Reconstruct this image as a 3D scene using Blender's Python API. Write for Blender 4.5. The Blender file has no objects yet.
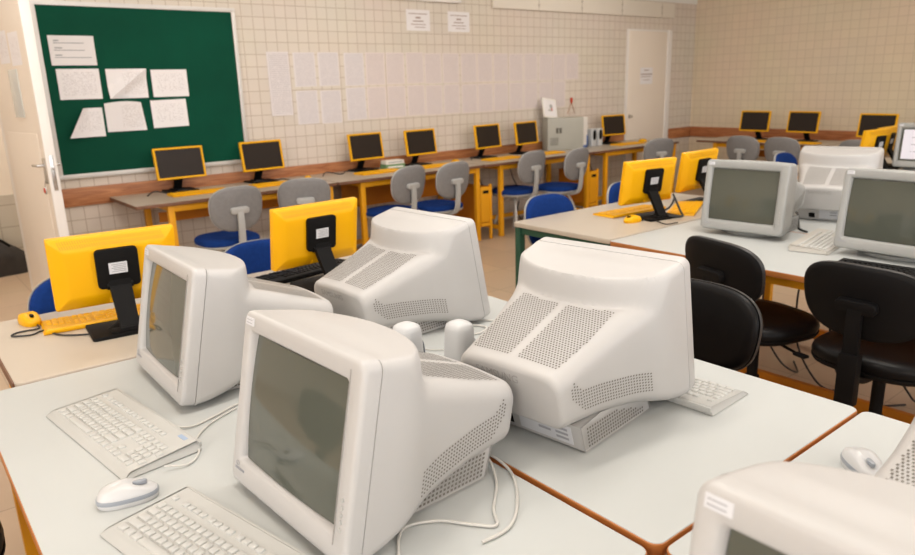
import bpy, bmesh, math, random
from mathutils import Vector, Matrix
PI = math.pi
R = math.radians
random.seed(7)
sc = bpy.context.scene
COL = sc.collection

# ------------------------------------------------------------------ materials
def mat(name, col, rough=.5, var=.04, vscale=6, metal=0, bump=0, bscale=200, spec=.5, emit=None, coat=0):
    m = bpy.data.materials.new(name); m.use_nodes = True
    nt = m.node_tree; b = nt.nodes['Principled BSDF']
    b.inputs['Roughness'].default_value = rough
    b.inputs['Metallic'].default_value = metal
    b.inputs['Specular IOR Level'].default_value = spec
    if coat: b.inputs['Coat Weight'].default_value = coat
    tc = nt.nodes.new('ShaderNodeTexCoord')
    n = nt.nodes.new('ShaderNodeTexNoise'); n.inputs['Scale'].default_value = vscale; n.inputs['Detail'].default_value = 4
    nt.links.new(tc.outputs['Object'], n.inputs['Vector'])
    r = nt.nodes.new('ShaderNodeValToRGB')
    r.color_ramp.elements[0].position = .3; r.color_ramp.elements[1].position = .7
    r.color_ramp.elements[0].color = [max(0, c*(1-var)) for c in col[:3]] + [1]
    r.color_ramp.elements[1].color = [min(1, c*(1+var)) for c in col[:3]] + [1]
    nt.links.new(n.outputs['Fac'], r.inputs['Fac'])
    nt.links.new(r.outputs['Color'], b.inputs['Base Color'])
    if bump:
        n2 = nt.nodes.new('ShaderNodeTexNoise'); n2.inputs['Scale'].default_value = bscale
        nt.links.new(tc.outputs['Object'], n2.inputs['Vector'])
        bp = nt.nodes.new('ShaderNodeBump'); bp.inputs['Strength'].default_value = bump; bp.inputs['Distance'].default_value = .002
        nt.links.new(n2.outputs['Fac'], bp.inputs['Height']); nt.links.new(bp.outputs['Normal'], b.inputs['Normal'])
    if emit:
        b.inputs['Emission Color'].default_value = list(emit[0]) + [1]; b.inputs['Emission Strength'].default_value = emit[1]
    return m

def tile_mat(name, axis, col, mortar, size=.1, msize=.0045, rough=.35, var=.03, off=(0, 0), bump=.25):
    """square tiles; axis 'x': wall along x, 'y': wall along y, 'f': floor"""
    m = bpy.data.materials.new(name); m.use_nodes = True
    nt = m.node_tree; b = nt.nodes['Principled BSDF']; b.inputs['Roughness'].default_value = rough
    tc = nt.nodes.new('ShaderNodeTexCoord'); s = nt.nodes.new('ShaderNodeSeparateXYZ'); c = nt.nodes.new('ShaderNodeCombineXYZ')
    nt.links.new(tc.outputs['Object'], s.inputs[0])
    nt.links.new(s.outputs['Y' if axis == 'y' else 'X'], c.inputs['X'])
    nt.links.new(s.outputs['Y' if axis == 'f' else 'Z'], c.inputs['Y'])
    mp = nt.nodes.new('ShaderNodeMapping'); mp.inputs['Location'].default_value = (off[0], off[1], 0)
    nt.links.new(c.outputs[0], mp.inputs['Vector'])
    br = nt.nodes.new('ShaderNodeTexBrick'); br.offset = 0; br.squash = 1
    br.inputs['Scale'].default_value = 1; br.inputs['Brick Width'].default_value = size; br.inputs['Row Height'].default_value = size
    br.inputs['Mortar Size'].default_value = msize; br.inputs['Mortar Smooth'].default_value = .2
    br.inputs['Color1'].default_value = [x*(1-var) for x in col] + [1]; br.inputs['Color2'].default_value = [x*(1+var) for x in col] + [1]
    br.inputs['Mortar'].default_value = list(mortar) + [1]
    nt.links.new(mp.outputs[0], br.inputs['Vector'])
    n = nt.nodes.new('ShaderNodeTexNoise'); n.inputs['Scale'].default_value = 1.2; n.inputs['Detail'].default_value = 5
    nt.links.new(tc.outputs['Object'], n.inputs['Vector'])
    mx = nt.nodes.new('ShaderNodeMix'); mx.data_type = 'RGBA'; mx.blend_type = 'MULTIPLY'; mx.inputs[0].default_value = .12
    nt.links.new(br.outputs['Color'], mx.inputs[6]); nt.links.new(n.outputs['Color'], mx.inputs[7])
    nt.links.new(mx.outputs[2], b.inputs['Base Color'])
    bp = nt.nodes.new('ShaderNodeBump'); bp.inputs['Strength'].default_value = bump; bp.inputs['Distance'].default_value = .002; bp.invert = True
    nt.links.new(br.outputs['Fac'], bp.inputs['Height']); nt.links.new(bp.outputs['Normal'], b.inputs['Normal'])
    return m

def wood_mat(name, c1, c2, axis='X', rough=.45):
    m = bpy.data.materials.new(name); m.use_nodes = True
    nt = m.node_tree; b = nt.nodes['Principled BSDF']; b.inputs['Roughness'].default_value = rough
    tc = nt.nodes.new('ShaderNodeTexCoord'); mp = nt.nodes.new('ShaderNodeMapping')
    mp.inputs['Scale'].default_value = (.8, 9, 9) if axis == 'X' else ((9, .8, 9) if axis == 'Y' else (9, 9, .8))
    nt.links.new(tc.outputs['Object'], mp.inputs['Vector'])
    n = nt.nodes.new('ShaderNodeTexNoise'); n.inputs['Scale'].default_value = 4; n.inputs['Detail'].default_value = 8; n.inputs['Distortion'].default_value = 1.2
    nt.links.new(mp.outputs[0], n.inputs['Vector'])
    r = nt.nodes.new('ShaderNodeValToRGB'); r.color_ramp.elements[0].position = .32; r.color_ramp.elements[1].position = .68
    r.color_ramp.elements[0].color = list(c1) + [1]; r.color_ramp.elements[1].color = list(c2) + [1]
    nt.links.new(n.outputs['Fac'], r.inputs['Fac']); nt.links.new(r.outputs['Color'], b.inputs['Base Color'])
    return m

def paper_mat(name, base, ink, line=.012, density=.5, seed=0, cover=(.1, .9, .06, .94), duty=.5):
    """sheet with rows of illegible print; the rows live in the sheet's own generated space (x across, z up)"""
    m = bpy.data.materials.new(name); m.use_nodes = True
    nt = m.node_tree; b = nt.nodes['Principled BSDF']; b.inputs['Roughness'].default_value = .8
    L = nt.links.new
    tc = nt.nodes.new('ShaderNodeTexCoord'); s = nt.nodes.new('ShaderNodeSeparateXYZ'); L(tc.outputs['UV'], s.inputs[0])
    def mth(op, a, bb=None):
        n = nt.nodes.new('ShaderNodeMath'); n.operation = op
        for i, v in enumerate((a, bb)):
            if v is None: continue
            if isinstance(v, (int, float)): n.inputs[i].default_value = v
            else: L(v, n.inputs[i])
        return n.outputs[0]
    row = mth('MULTIPLY', s.outputs['Y'], 1/line)
    fr = mth('FRACT', row); rowid = mth('FLOOR', row)
    inrow = mth('LESS_THAN', fr, duty)
    c = nt.nodes.new('ShaderNodeCombineXYZ'); L(mth('MULTIPLY', s.outputs['X'], 22), c.inputs['X']); L(mth('MULTIPLY', rowid, 7.3), c.inputs['Y']); c.inputs['Z'].default_value = seed
    n = nt.nodes.new('ShaderNodeTexNoise'); n.inputs['Scale'].default_value = 1; n.inputs['Detail'].default_value = 1
    L(c.outputs[0], n.inputs['Vector'])
    word = mth('GREATER_THAN', n.outputs['Fac'], 1-density)
    msk = mth('MULTIPLY', inrow, word)
    for inp, lo, hi in (('X', cover[0], cover[1]), ('Y', cover[2], cover[3])):
        msk = mth('MULTIPLY', msk, mth('GREATER_THAN', s.outputs[inp], lo)); msk = mth('MULTIPLY', msk, mth('LESS_THAN', s.outputs[inp], hi))
    mx = nt.nodes.new('ShaderNodeMix'); mx.data_type = 'RGBA'
    L(msk, mx.inputs[0]); mx.inputs[6].default_value = list(base) + [1]; mx.inputs[7].default_value = list(ink) + [1]
    L(mx.outputs[2], b.inputs['Base Color'])
    return m

M = {}
M['crt'] = mat('warm_white_plastic', (.455, .44, .425), .42, .012, 4, bump=.08, bscale=900)
M['crt_shaded'] = mat('shaded_white_plastic', (.34, .34, .325), .42, .012, 4, bump=.08, bscale=900)  # same white plastic, darkened for monitors that get less light
M['vent'] = mat('vent_hole', (.16, .145, .125), .9)
M['seam'] = mat('seam_shadow_gap', (.33, .31, .29), .8)
M['glass'] = mat('dark_tube_glass', (.085, .09, .072), .07, .02, 3, spec=.6)
M['lcdglass'] = mat('matte_lcd_panel', (.022, .015, .011), .42, .05, 3, spec=.25)
M['button'] = mat('button_plastic', (.42, .41, .39), .5)
M['logo'] = mat('grey_print', (.33, .33, .35), .5)
M['emboss'] = mat('embossed_plastic', (.34, .325, .31), .45)
M['noticeink'] = mat('faded_print', (.42, .33, .30), .6)
M['blacktxt'] = mat('black_print', (.05, .05, .06), .6)
M['sticker'] = mat('white_sticker', (.62, .62, .64), .5)
M['bluesticker'] = mat('pale_blue_sticker', (.28, .36, .50), .4)
M['yellow'] = mat('yellow_plastic', (.80, .40, .0), .40, .02, 5, spec=.3)
M['ydark'] = mat('yellow_slot', (.55, .27, .005), .6)
M['ymetal'] = mat('yellow_painted_metal', (.74, .33, .008), .42, .03, 5, spec=.35)
M['yorange_shade'] = mat('orange_yellow_shaded_panel', (.52, .17, .006), .5, .06, 4, spec=.3)  # orange rails and panels; also the painted shade on yellow cabinet sides
M['green'] = mat('green_painted_metal', (.012, .07, .04), .4)
M['black'] = mat('black_plastic', (.006, .0055, .0055), .55, spec=.12)
M['blackgloss'] = mat('black_vinyl', (.004, .0035, .0035), .38, .1, 30, spec=.14, bump=.12, bscale=120)
M['piping'] = mat('black_piping', (.02, .018, .017), .45)
M['cable'] = mat('black_cable', (.02, .02, .02), .5)
M['wcable'] = mat('white_cable', (.56, .54, .50), .5)
M['laminate'] = mat('white_laminate', (.475, .487, .472), .42, .012, 2, spec=.25)
M['cream'] = mat('cream_laminate', (.50, .435, .355), .38, .02, 3)
M['beige'] = mat('beige_grey_laminate', (.43, .37, .30), .38, .04, 5)
M['edge'] = mat('brown_edge_band', (.42, .15, .035), .45, .1, 14)
M['dkedge'] = mat('dark_brown_edge_band', (.16, .07, .035), .5, .1, 14)
M['greyfab'] = mat('grey_seat_back_shell', (.20, .195, .195), .6, .06, 40, bump=.1, bscale=500)
M['greypl'] = mat('light_grey_plastic', (.40, .40, .39), .45, .03)
M['bluefab'] = mat('blue_fabric', (.006, .032, .165), .9, .12, 60, bump=.3, bscale=700, spec=.15)
M['navy'] = mat('dark_blue_fabric', (.008, .024, .13), .85, .12, 60, bump=.3, bscale=700)
M['chrome'] = mat('brushed_metal', (.62, .60, .57), .25, .03, 8, metal=.9)
M['steelpaint'] = mat('grey_painted_tube', (.50, .49, .47), .4)
M['board'] = mat('green_chalkboard', (.001, .062, .034), .75, .12, 2.5, spec=.15)
M['alu'] = mat('aluminium_frame', (.66, .63, .60), .38, .03, 8, metal=.2)
M['wood'] = wood_mat('brown_wood_rail', (.30, .095, .03), (.54, .23, .09))
M['woody'] = wood_mat('brown_wood_rail_side', (.30, .095, .03), (.50, .20, .08), 'Y')
M['doorp'] = mat('cream_door_paint', (.80, .71, .61), .4, .015, 2)
M['doorw'] = mat('white_door_edge', (.80, .76, .72), .4, .015, 2)
M['plaster'] = mat('cream_plaster', (.80, .71, .60), .7, .02, 2)
M['ceil'] = mat('white_ceiling', (.80, .78, .74), .8, .02, 2)
M['panelw'] = mat('off_white_panel', (.76, .70, .61), .45, .02, 2)
M['pcgrey'] = mat('beige_grey_case', (.40, .39, .34), .5, .03)
M['pcdark'] = mat('dark_slot', (.12, .11, .09), .7)
M['filew'] = mat('white_file_card', (.80, .76, .70), .6)
M['fileb'] = mat('blue_file_edge', (.07, .15, .42), .5)
M['bag'] = mat('black_bag_cloth', (.03, .024, .02), .8, .2, 12, bump=.6, bscale=30)
M['red'] = mat('red_plastic', (.55, .05, .02), .5)
M['mouseg'] = mat('blue_grey_plastic', (.28, .30, .33), .35)
M['mousew'] = mat('white_plastic', (.55, .545, .54), .3)
M['spk'] = mat('silvery_white_plastic', (.56, .565, .57), .28)
M['keyw'] = mat('ivory_key', (.48, .475, .45), .45)
M['kbw'] = mat('ivory_keyboard', (.44, .435, .41), .45)
M['kbcr'] = mat('cream_keyboard', (.46, .435, .39), .45)
M['sheet'] = mat('white_paper', (.80, .77, .77), .8, .02)
M['winframe'] = mat('white_window_frame', (.8, .8, .78), .4)
M['tube_on'] = mat('lit_fluorescent_tube', (1, 1, 1), .4, emit=((1, .93, .82), 6))
M['floor'] = tile_mat('floor_tiles', 'f', (.52, .38, .26), (.38, .27, .18), .45, .004, .32, .05, (.1, .2), .1)
M['twx'] = tile_mat('wall_tiles_x', 'x', (.72, .64, .555), (.52, .425, .335), .1, .0035, .4, .02, (.02, .0))
M['twy'] = tile_mat('wall_tiles_y', 'y', (.74, .61, .45), (.62, .50, .355), .1, .0038, .4, .02, (.0, .0))
M['thall'] = tile_mat('hall_tiles', 'x', (.62, .56, .45), (.44, .37, .28), .2, .005, .4, .03, (.0, .03))

# ------------------------------------------------------------------ mesh building
class MB:
    """collects shapes and links them as ONE mesh object; s = material slot"""
    def __init__(self): self.bm = bmesh.new()
    def _add(self, tmp, s=0, mtx=None):
        if mtx is not None: bmesh.ops.transform(tmp, matrix=mtx, verts=tmp.verts)
        for f in tmp.faces: f.material_index = s
        me = bpy.data.meshes.new('tmp'); tmp.to_mesh(me); tmp.free()
        self.bm.from_mesh(me); bpy.data.meshes.remove(me); return self
    def box(self, x0, x1, y0, y1, z0, z1, r=0, s=0, mtx=None, seg=2):
        t = bmesh.new(); bmesh.ops.create_cube(t, size=1)
        bmesh.ops.transform(t, matrix=Matrix.Translation(((x0+x1)/2, (y0+y1)/2, (z0+z1)/2)) @ Matrix.Diagonal((abs(x1-x0), abs(y1-y0), abs(z1-z0), 1)), verts=t.verts)
        if r: bmesh.ops.bevel(t, geom=t.edges[:], offset=r, segments=seg, profile=.6, affect='EDGES', clamp_overlap=True)
        return self._add(t, s, mtx)
    def prism(self, pts, h0, h1, axis='z', r=0, s=0, mtx=None, seg=2):
        """outline extruded h0..h1 along the axis; pts in the other two axes; r rounds the rims"""
        n = len(pts); cx = sum(p[0] for p in pts)/n; cy = sum(p[1] for p in pts)/n
        def inset(k):
            if not k: return pts
            out = []
            area = sum(pts[i][0]*pts[(i+1) % n][1]-pts[(i+1) % n][0]*pts[i][1] for i in range(n))
            sg = 1 if area > 0 else -1
            for i in range(n):
                a, b, c = pts[i-1], pts[i], pts[(i+1) % n]
                d1 = Vector((b[0]-a[0], b[1]-a[1])); d2 = Vector((c[0]-b[0], c[1]-b[1]))
                if d1.length < 1e-9 or d2.length < 1e-9: out.append(b); continue
                d1.normalize(); d2.normalize()
                nn = Vector((-(d1.y+d2.y), d1.x+d2.x))*sg
                if nn.length < 1e-6: out.append(b); continue
                nn.normalize(); out.append((b[0]+nn.x*k, b[1]+nn.y*k))
            return out
        lv = [(h0, 0), (h1, 0)] if not r else [(h0 + r*(1-math.cos(a)), r*(1-math.sin(a))) for a in [i*PI/2/seg for i in range(seg+1)]] + [(h1 - r*(1-math.cos(a)), r*(1-math.sin(a))) for a in [PI/2-i*PI/2/seg for i in range(seg+1)]]
        rings = []
        for h, k in lv:
            P = inset(k)
            if axis == 'z': rings.append([(p[0], p[1], h) for p in P])
            elif axis == 'y': rings.append([(p[0], h, p[1]) for p in P])
            else: rings.append([(h, p[0], p[1]) for p in P])
        return self.loft(rings, s=s, mtx=mtx)
    def loft(self, rings, cap=True, s=0, mtx=None, closed=False):
        t = bmesh.new(); V = [[t.verts.new(p) for p in r] for r in rings]; n = len(V[0])
        for i in range(len(V)-(0 if closed else 1)):
            a, b = V[i], V[(i+1) % len(V)]
            for j in range(n):
                k = (j+1) % n
                try: t.faces.new((a[j], a[k], b[k], b[j]))
                except ValueError: pass
        if cap and not closed:
            try: t.faces.new(V[0][::-1]); t.faces.new(V[-1])
            except ValueError: pass
        bmesh.ops.recalc_face_normals(t, faces=t.faces)
        return self._add(t, s, mtx)
    def grid(self, rows, s=0, mtx=None):
        t = bmesh.new(); V = [[t.verts.new(p) for p in r] for r in rows]
        for i in range(len(V)-1):
            for j in range(len(V[0])-1): t.faces.new((V[i][j], V[i][j+1], V[i+1][j+1], V[i+1][j]))
        return self._add(t, s, mtx)
    def quads(self, qs, s=0, mtx=None):
        t = bmesh.new()
        for q in qs: t.faces.new([t.verts.new(p) for p in q])
        return self._add(t, s, mtx)
    def lathe(self, prof, n=24, s=0, mtx=None):
        return self.loft([[(r*math.cos(2*PI*j/n), r*math.sin(2*PI*j/n), z) for j in range(n)] for r, z in prof], s=s, mtx=mtx)
    def cyl(self, p, q, r, r2=None, n=12, s=0, mtx=None):
        p, q = Vector(p), Vector(q); return self.tube([p, q], [r, r if r2 is None else r2], n, s, mtx)
    def tube(self, pts, r, n=8, s=0, mtx=None, smooth=0):
        pts = [Vector(p) for p in pts]
        if smooth: pts = spline(pts, smooth)
        rr = r if isinstance(r, (list, tuple)) else [r]*len(pts)
        up = Vector((0, 0, 1)); rings = []
        prev = None
        for i, p in enumerate(pts):
            d = (pts[min(i+1, len(pts)-1)] - pts[max(i-1, 0)]).normalized()
            if prev is None:
                a = d.cross(up if abs(d.z) < .9 else Vector((1, 0, 0))).normalized()
            else:
                a = (prev - d*prev.dot(d)); a = a.normalized() if a.length > 1e-6 else d.cross(up).normalized()
            prev = a; b = d.cross(a)
            rings.append([p + (a*math.cos(2*PI*j/n) + b*math.sin(2*PI*j/n))*rr[min(i, len(rr)-1)] for j in range(n)])
        return self.loft(rings, s=s, mtx=mtx)
    def build(self, name, mats, parent=None, ang=35, loc=None):
        me = bpy.data.meshes.new(name); self.bm.to_mesh(me); self.bm.free()
        for m in (mats if isinstance(mats, (list, tuple)) else [mats]): me.materials.append(m)
        me.polygons.foreach_set('use_smooth', [True]*len(me.polygons))
        me.set_sharp_from_angle(angle=R(ang))
        o = bpy.data.objects.new(name, me); COL.objects.link(o)
        if parent is not None: o.parent = parent
        if loc: o.location = loc
        return o

def spline(P, k):
    out = []
    for i in range(len(P)-1):
        a, b, c, d = P[max(i-1, 0)], P[i], P[i+1], P[min(i+2, len(P)-1)]
        for j in range(k):
            t = j/k
            out.append(.5*((2*b)+(c-a)*t+(2*a-5*b+4*c-d)*t*t+(3*b-a-3*c+d)*t**3))
    out.append(P[-1]); return out
def rrect(w, h, r, n=6, cx=0, cy=0):
    """rounded rectangle outline, counter-clockwise"""
    out = []
    for (sx, sy, a0) in ((1, 1, 0), (-1, 1, 90), (-1, -1, 180), (1, -1, 270)):
        for i in range(n+1):
            a = R(a0 + 90*i/n); out.append((cx+sx*(w/2-r)+r*math.cos(a), cy+sy*(h/2-r)+r*math.sin(a)))
    return out
def superell(w, h, e=2.6, n=40, cx=0, cy=0, egg=0):
    out = []
    for i in range(n):
        a = 2*PI*i/n; c, s = math.cos(a), math.sin(a)
        x = math.copysign(abs(c)**(2/e), c); y = math.copysign(abs(s)**(2/e), s)
        out.append((cx + w/2*x*(1+egg*y), cy + h/2*y))
    return out
def tilt_mtx(px, py, pz, a):   # rotate about an x-axis line
    return Matrix.Translation((px, py, pz)) @ Matrix.Rotation(a, 4, 'X') @ Matrix.Translation((-px, -py, -pz))

def empty(name, loc=(0, 0, 0), rz=0):
    o = bpy.data.objects.new(name, None); o.empty_display_size = .1; COL.objects.link(o)
    o.location = loc; o.rotation_euler = (0, 0, rz); return o
def tag(o, label=None, cat=None, group=None, kind=None):
    if label: o['label'] = label
    if cat: o['category'] = cat
    if group: o['group'] = group
    if kind: o['kind'] = kind
    return o
def kids(o): return [c for c in COL.objects if c.parent == o]
def dup(o, parent=None):
    c = o.copy(); COL.objects.link(c); c.parent = parent
    for ch in kids(o): dup(ch, c)
    return c
class Proto:
    """first placement uses the prototype itself, later ones copies"""
    def __init__(self, root): self.root = root; self.used = False
    def place(self, loc, rz, label, cat, group=None):
        o = dup(self.root) if self.used else self.root
        self.used = True
        o.location = loc; o.rotation_euler = (0, 0, rz)
        return tag(o, label, cat, group)
def text_mesh(txt, size, mtx, depth=.0006):
    cu = bpy.data.curves.new('t', 'FONT'); cu.body = txt; cu.size = size; cu.extrude = depth; cu.align_x = 'CENTER'; cu.align_y = 'CENTER'
    ob = bpy.data.objects.new('t', cu); COL.objects.link(ob)
    dg = bpy.context.evaluated_depsgraph_get(); me = bpy.data.meshes.new_from_object(ob.evaluated_get(dg))
    bpy.data.objects.remove(ob); t = bmesh.new(); t.from_mesh(me); bpy.data.meshes.remove(me)
    b = MB(); b._add(t, 0, mtx); return b

T = .75                 # table top height
WY = 5.95               # back wall
WX = 9.107              # right wall
NEAR = -3.6; LEFT = -4.2; CEIL = 3.1

# ------------------------------------------------------------------ the room
def struct(mb, name, m, **k): return tag(mb.build(name, m, **k), kind='structure')
struct(MB().box(LEFT-.1, WX+.1, NEAR-.1, 7.75, -.1, 0), 'floor', M['floor'])
struct(MB().box(LEFT, WX, NEAR, WY, CEIL, CEIL+.1), 'ceiling', M['ceil'])
b = MB().box(.80, WX+.12, WY, WY+.12, 0, CEIL)
b.box(LEFT-.1, -.12, WY, WY+.12, 0, CEIL).box(-.12, .80, WY, WY+.12, 2.14, CEIL)
struct(b, 'wall_back', M['twx'])
struct(MB().box(WX, WX+.12, NEAR-.1, WY, 0, CEIL), 'wall_right', M['twy'])
FILL_WIN = [(-2.9, -.7), (-.3, 1.9)]  # windows added to an unseen wall, for more light on the right wall
b = MB().box(LEFT-.12, LEFT, NEAR-.1, WY, 0, 1.05).box(LEFT-.12, LEFT, NEAR-.1, WY, 2.75, CEIL)
for y0_, y1_ in ((NEAR-.1, -2.9), (-.7, -.3), (1.9, WY)): b.box(LEFT-.12, LEFT, y0_, y1_, 1.05, 2.75)
struct(b, 'wall_left', M['plaster'])
# near wall with a band of windows
WIN = [(-3.4, -1.2), (-.8, 1.4), (1.8, 4.0), (4.4, 6.6)]
b = MB().box(LEFT, WX, NEAR-.12, NEAR, 0, 1.05).box(LEFT, WX, NEAR-.12, NEAR, 2.75, CEIL)
xs = [LEFT] + [v for w in WIN for v in w] + [WX]
for i in range(0, len(xs), 2): b.box(xs[i], xs[i+1], NEAR-.12, NEAR, 1.05, 2.75)
struct(b, 'wall_front', M['plaster'])
for i, (a, c, side_) in enumerate([(a, c, 0) for a, c in WIN] + [(a, c, 1) for a, c in FILL_WIN]):  # side_ marks the added left-wall openings
    e = tag(empty('window_%d' % (i+1), (LEFT-.06, (a+c)/2, 1.05) if side_ else ((a+c)/2, NEAR-.06, 1.05), R(90)*side_), kind='structure')
    w = (c-a)/2; f = MB()
    f.box(-w, w, -.03, .03, 0, .05).box(-w, w, -.03, .03, 1.65, 1.7).box(-w, -w+.05, -.03, .03, .05, 1.65).box(w-.05, w, -.03, .03, .05, 1.65)
    for k in (-1, 0, 1): f.box(k*w/2-.02, k*w/2+.02, -.02, .02, .05, 1.65)
    f.box(-w, w, -.02, .02, .8, .84)
    f.build('window_frame', M['winframe'], e)
# hallway beyond the open door
b = MB().box(-1.6, 3.2, 7.6, 7.7, .66, CEIL); struct(b, 'wall_hallway', M['plaster'])
struct(MB().box(-1.6, 3.2, 7.58, 7.7, 0, .66), 'wall_hallway_wainscot', M['thall'])
struct(MB().box(-1.7, -1.6, WY+.12, 7.7, 0, CEIL).box(3.2, 3.3, WY+.12, 7.7, 0, CEIL), 'wall_hallway_ends', M['plaster'])
struct(MB().box(-1.7, 3.3, WY+.12, 7.7, CEIL, CEIL+.1), 'ceiling_hallway', M['ceil'])
# brown bumper rails
struct(MB().box(.86, 7.60, WY-.02, WY, .705, .842, .003).box(8.56, WX, WY-.02, WY, .705, .842, .003), 'trim_1', M['wood'])
struct(MB().box(WX-.02, WX, NEAR, WY-.02, .705, .842, .003), 'trim_2', M['woody'])
# plaster band above the tiling, white panel row and upper white board
struct(MB().box(.80, 5.35, WY-.012, WY, 2.62, CEIL).box(5.35, WX, WY-.012, WY, 2.47, CEIL), 'trim_3', M['ceil'])
b = MB().box(5.35, 8.57, WY-.03, WY, 2.275, 2.455, .004)
for x in (6.03, 6.74, 7.48, 8.29):
    for z in (2.33, 2.40): b.box(x-.009, x+.009, WY-.034, WY-.03, z-.010, z+.010, s=1)
for x in (6.03, 6.74, 7.48, 8.29): b.box(x-.003, x+.003, WY-.0315, WY-.03, 2.28, 2.45, s=1)
struct(b, 'trim_4', [M['panelw'], M['beige']])
# door frame trim at the opening
struct(MB().box(.76, .86, WY-.015, WY+.13, 0, 2.2, .004).box(-.2, .86, WY-.015, WY+.13, 2.12, 2.2, .004).box(-.2, -.1, WY-.015, WY+.13, 0, 2.2, .004), 'trim_5', M['doorw'])

# flush door in the back wall
e = tag(empty('door_2', (8.05, WY, 0)), kind='structure')
MB().box(-.413, .375, -.035, .0, .005, 2.10, .003).build('door_leaf', M['doorp'], e)
b = MB().box(-.43, -.414, -.028, .0, 0, 2.10, .002).box(.376, .47, -.045, .0, 0, 2.12, .003).box(-.43, .375, -.028, .0, 2.101, 2.12, .002)
b.build('door_frame', M['doorw'], e)
MB().cyl((-.37, -.034, 1.05), (-.37, -.075, 1.05), .016).cyl((-.37, -.034, 1.05), (-.37, -.038, 1.05), .026).build('door_handle', M['chrome'], e)

# open door leaf, hinged on the right jamb of the opening, swung into the room
dv = Vector((.875-.775, 5.155-5.945, 0)); da = math.atan2(dv.y, dv.x)
e = tag(empty('door_1', (.775, 5.93, 0), da), kind='structure')        # local +x runs from hinge to free edge
LW = .80
b = MB().box(0, LW, -.02, .02, .01, 2.10, .003)
b.build('door_leaf', M['doorp'], e)
MB().box(LW-.002, LW+.014, -.03, .03, .01, 2.10, .003).build('door_edge', M['doorw'], e)
b = MB().box(.10, LW-.10, -.026, -.02, .15, 1.28, .003)
b.build('raised_panel', M['doorp'], e)
MB().box(.35, .53, -.0255, -.02, 1.38, 1.68, .002).build('glass_pane', mat('frosted_door_glass', (.60, .62, .60), .15), e)
b = MB()
for s in (-1, 1):
    b.box(LW-.075, LW-.035, s*.02, s*.028, .97, 1.13, .002)
    b.tube([(LW-.055, s*.025, 1.085), (LW-.055, s*.062, 1.085), (LW-.14, s*.066, 1.085)], .009)
b.box(LW+.013, LW+.018, -.012, .012, .93, 1.15, .001)
b.box(LW+.018, LW+.03, -.006, .006, 1.06, 1.085, .001)
b.build('door_handle', M['chrome'], e)
k = empty('key_bunch', (0, 0, 0), 0)
b = MB().tube([(.0, -.012, 0), (.004, -.018, -.02), (.0, -.02, -.04)], .003, 6).box(-.012, .012, -.024, -.016, -.085, -.04, .002)
b.build('key', M['chrome'], k)
MB().box(-.010, .010, -.03, -.022, -.075, -.045, .003).build('key_tag', M['red'], k)
kp = Vector((.775, 5.93, 0)) + Matrix.Rotation(da, 3, 'Z') @ Vector((LW-.055, -.022, .99))
k.location = kp; k.rotation_euler = (0, 0, da)
tag(k, 'keys with a red tag hanging from the lock of the open door', 'keys')

# ------------------------------------------------------------------ sheets of paper
def sheet(name, w, h, m, seg=6, curl=None, parent=None):
    """sheet in the xz-plane, 0.4 mm thick, facing -y; curl(u,v)->(dx,dy,dz); has UVs"""
    bm = bmesh.new(); uvl = bm.loops.layers.uv.new('UVMap')
    def P(u, v, back):
        x, y, z = (u-.5)*w, (.0004 if back else 0), (v-.5)*h
        if curl: d = curl(u, v); x += d[0]; y += d[1]; z += d[2]
        return (x, y, z)
    for back in (0, 1):
        V = [[bm.verts.new(P(i/seg, j/seg, back)) for i in range(seg+1)] for j in range(seg+1)]
        for j in range(seg):
            for i in range(seg):
                q = [(i, j), (i+1, j), (i+1, j+1), (i, j+1)]
                if back: q = q[::-1]
                f = bm.faces.new([V[b_][a_] for a_, b_ in q])
                for l, (a_, b_) in zip(f.loops, q): l[uvl].uv = (a_/seg, b_/seg)
    me = bpy.data.meshes.new(name); bm.to_mesh(me); bm.free(); me.materials.append(m)
    o = bpy.data.objects.new(name, me); COL.objects.link(o)
    if parent: o.parent = parent
    return o

# chalkboard
BX0, BX1, BZ0, BZ1 = 1.045, 2.52, .912, 2.158
e = tag(empty('chalkboard', ((BX0+BX1)/2, WY, BZ0)), 'green board in an aluminium frame on the tiled back wall', 'board')
w = (BX1-BX0)/2; h = BZ1-BZ0
MB().box(-w+.02, w-.02, -.016, -.001, .02, h-.02).build('board_surface', M['board'], e)
b = MB().box(-w, w, -.026, -.001, 0, .032, .003).box(-w, w, -.026, -.001, h-.032, h, .003).box(-w, -w+.032, -.026, -.001, .03, h-.03, .003).box(w-.032, w, -.026, -.001, .03, h-.03, .003)
b.build('board_frame', M['alu'], e)
PM = [paper_mat('notice_print', (.86, .83, .84), (.30, .27, .28), .115, .50, 3, (.08, .85, .16, .9), .28),
      paper_mat('list_print', (.86, .83, .84), (.66, .62, .63), .035, .5, 5, (.1, .9, .12, .9)),
      paper_mat('fold_print', (.86, .83, .84), (.68, .64, .64), .035, .5, 9, (.4, .95, .12, .9)),
      paper_mat('table_print', (.86, .83, .84), (.66, .62, .63), .04, .45, 12, (.12, .9, .2, .85))]
fold = lambda k: (lambda u, v: (0, -k*max(0, v-.55)**2*4*.1, 0))
corner_up = lambda u, v: (.0, -.12*max(0, .5-u)*max(0, v-.2), .0)
def pinned(px, pz_, w_, h_, m, label, curl=None, rot=0):
    o = sheet('paper_sheet', w_, h_, m, 8, curl); o.location = (px, WY-.0185, pz_); o.rotation_euler = (0, rot, 0)
    return tag(o, label, 'paper', 'papers on the green board')
tl = pinned(1.274, 1.822, .30, .205, M['sheet'], 'top left paper on the green board, with dark headings')
def printed_lines(parent, rows, m):
    for x, z, w, h in rows: MB().box(x-w/2, x+w/2, -.0008, .0002, z-h/2, z+h/2).build('printed_line', m, parent)
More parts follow.
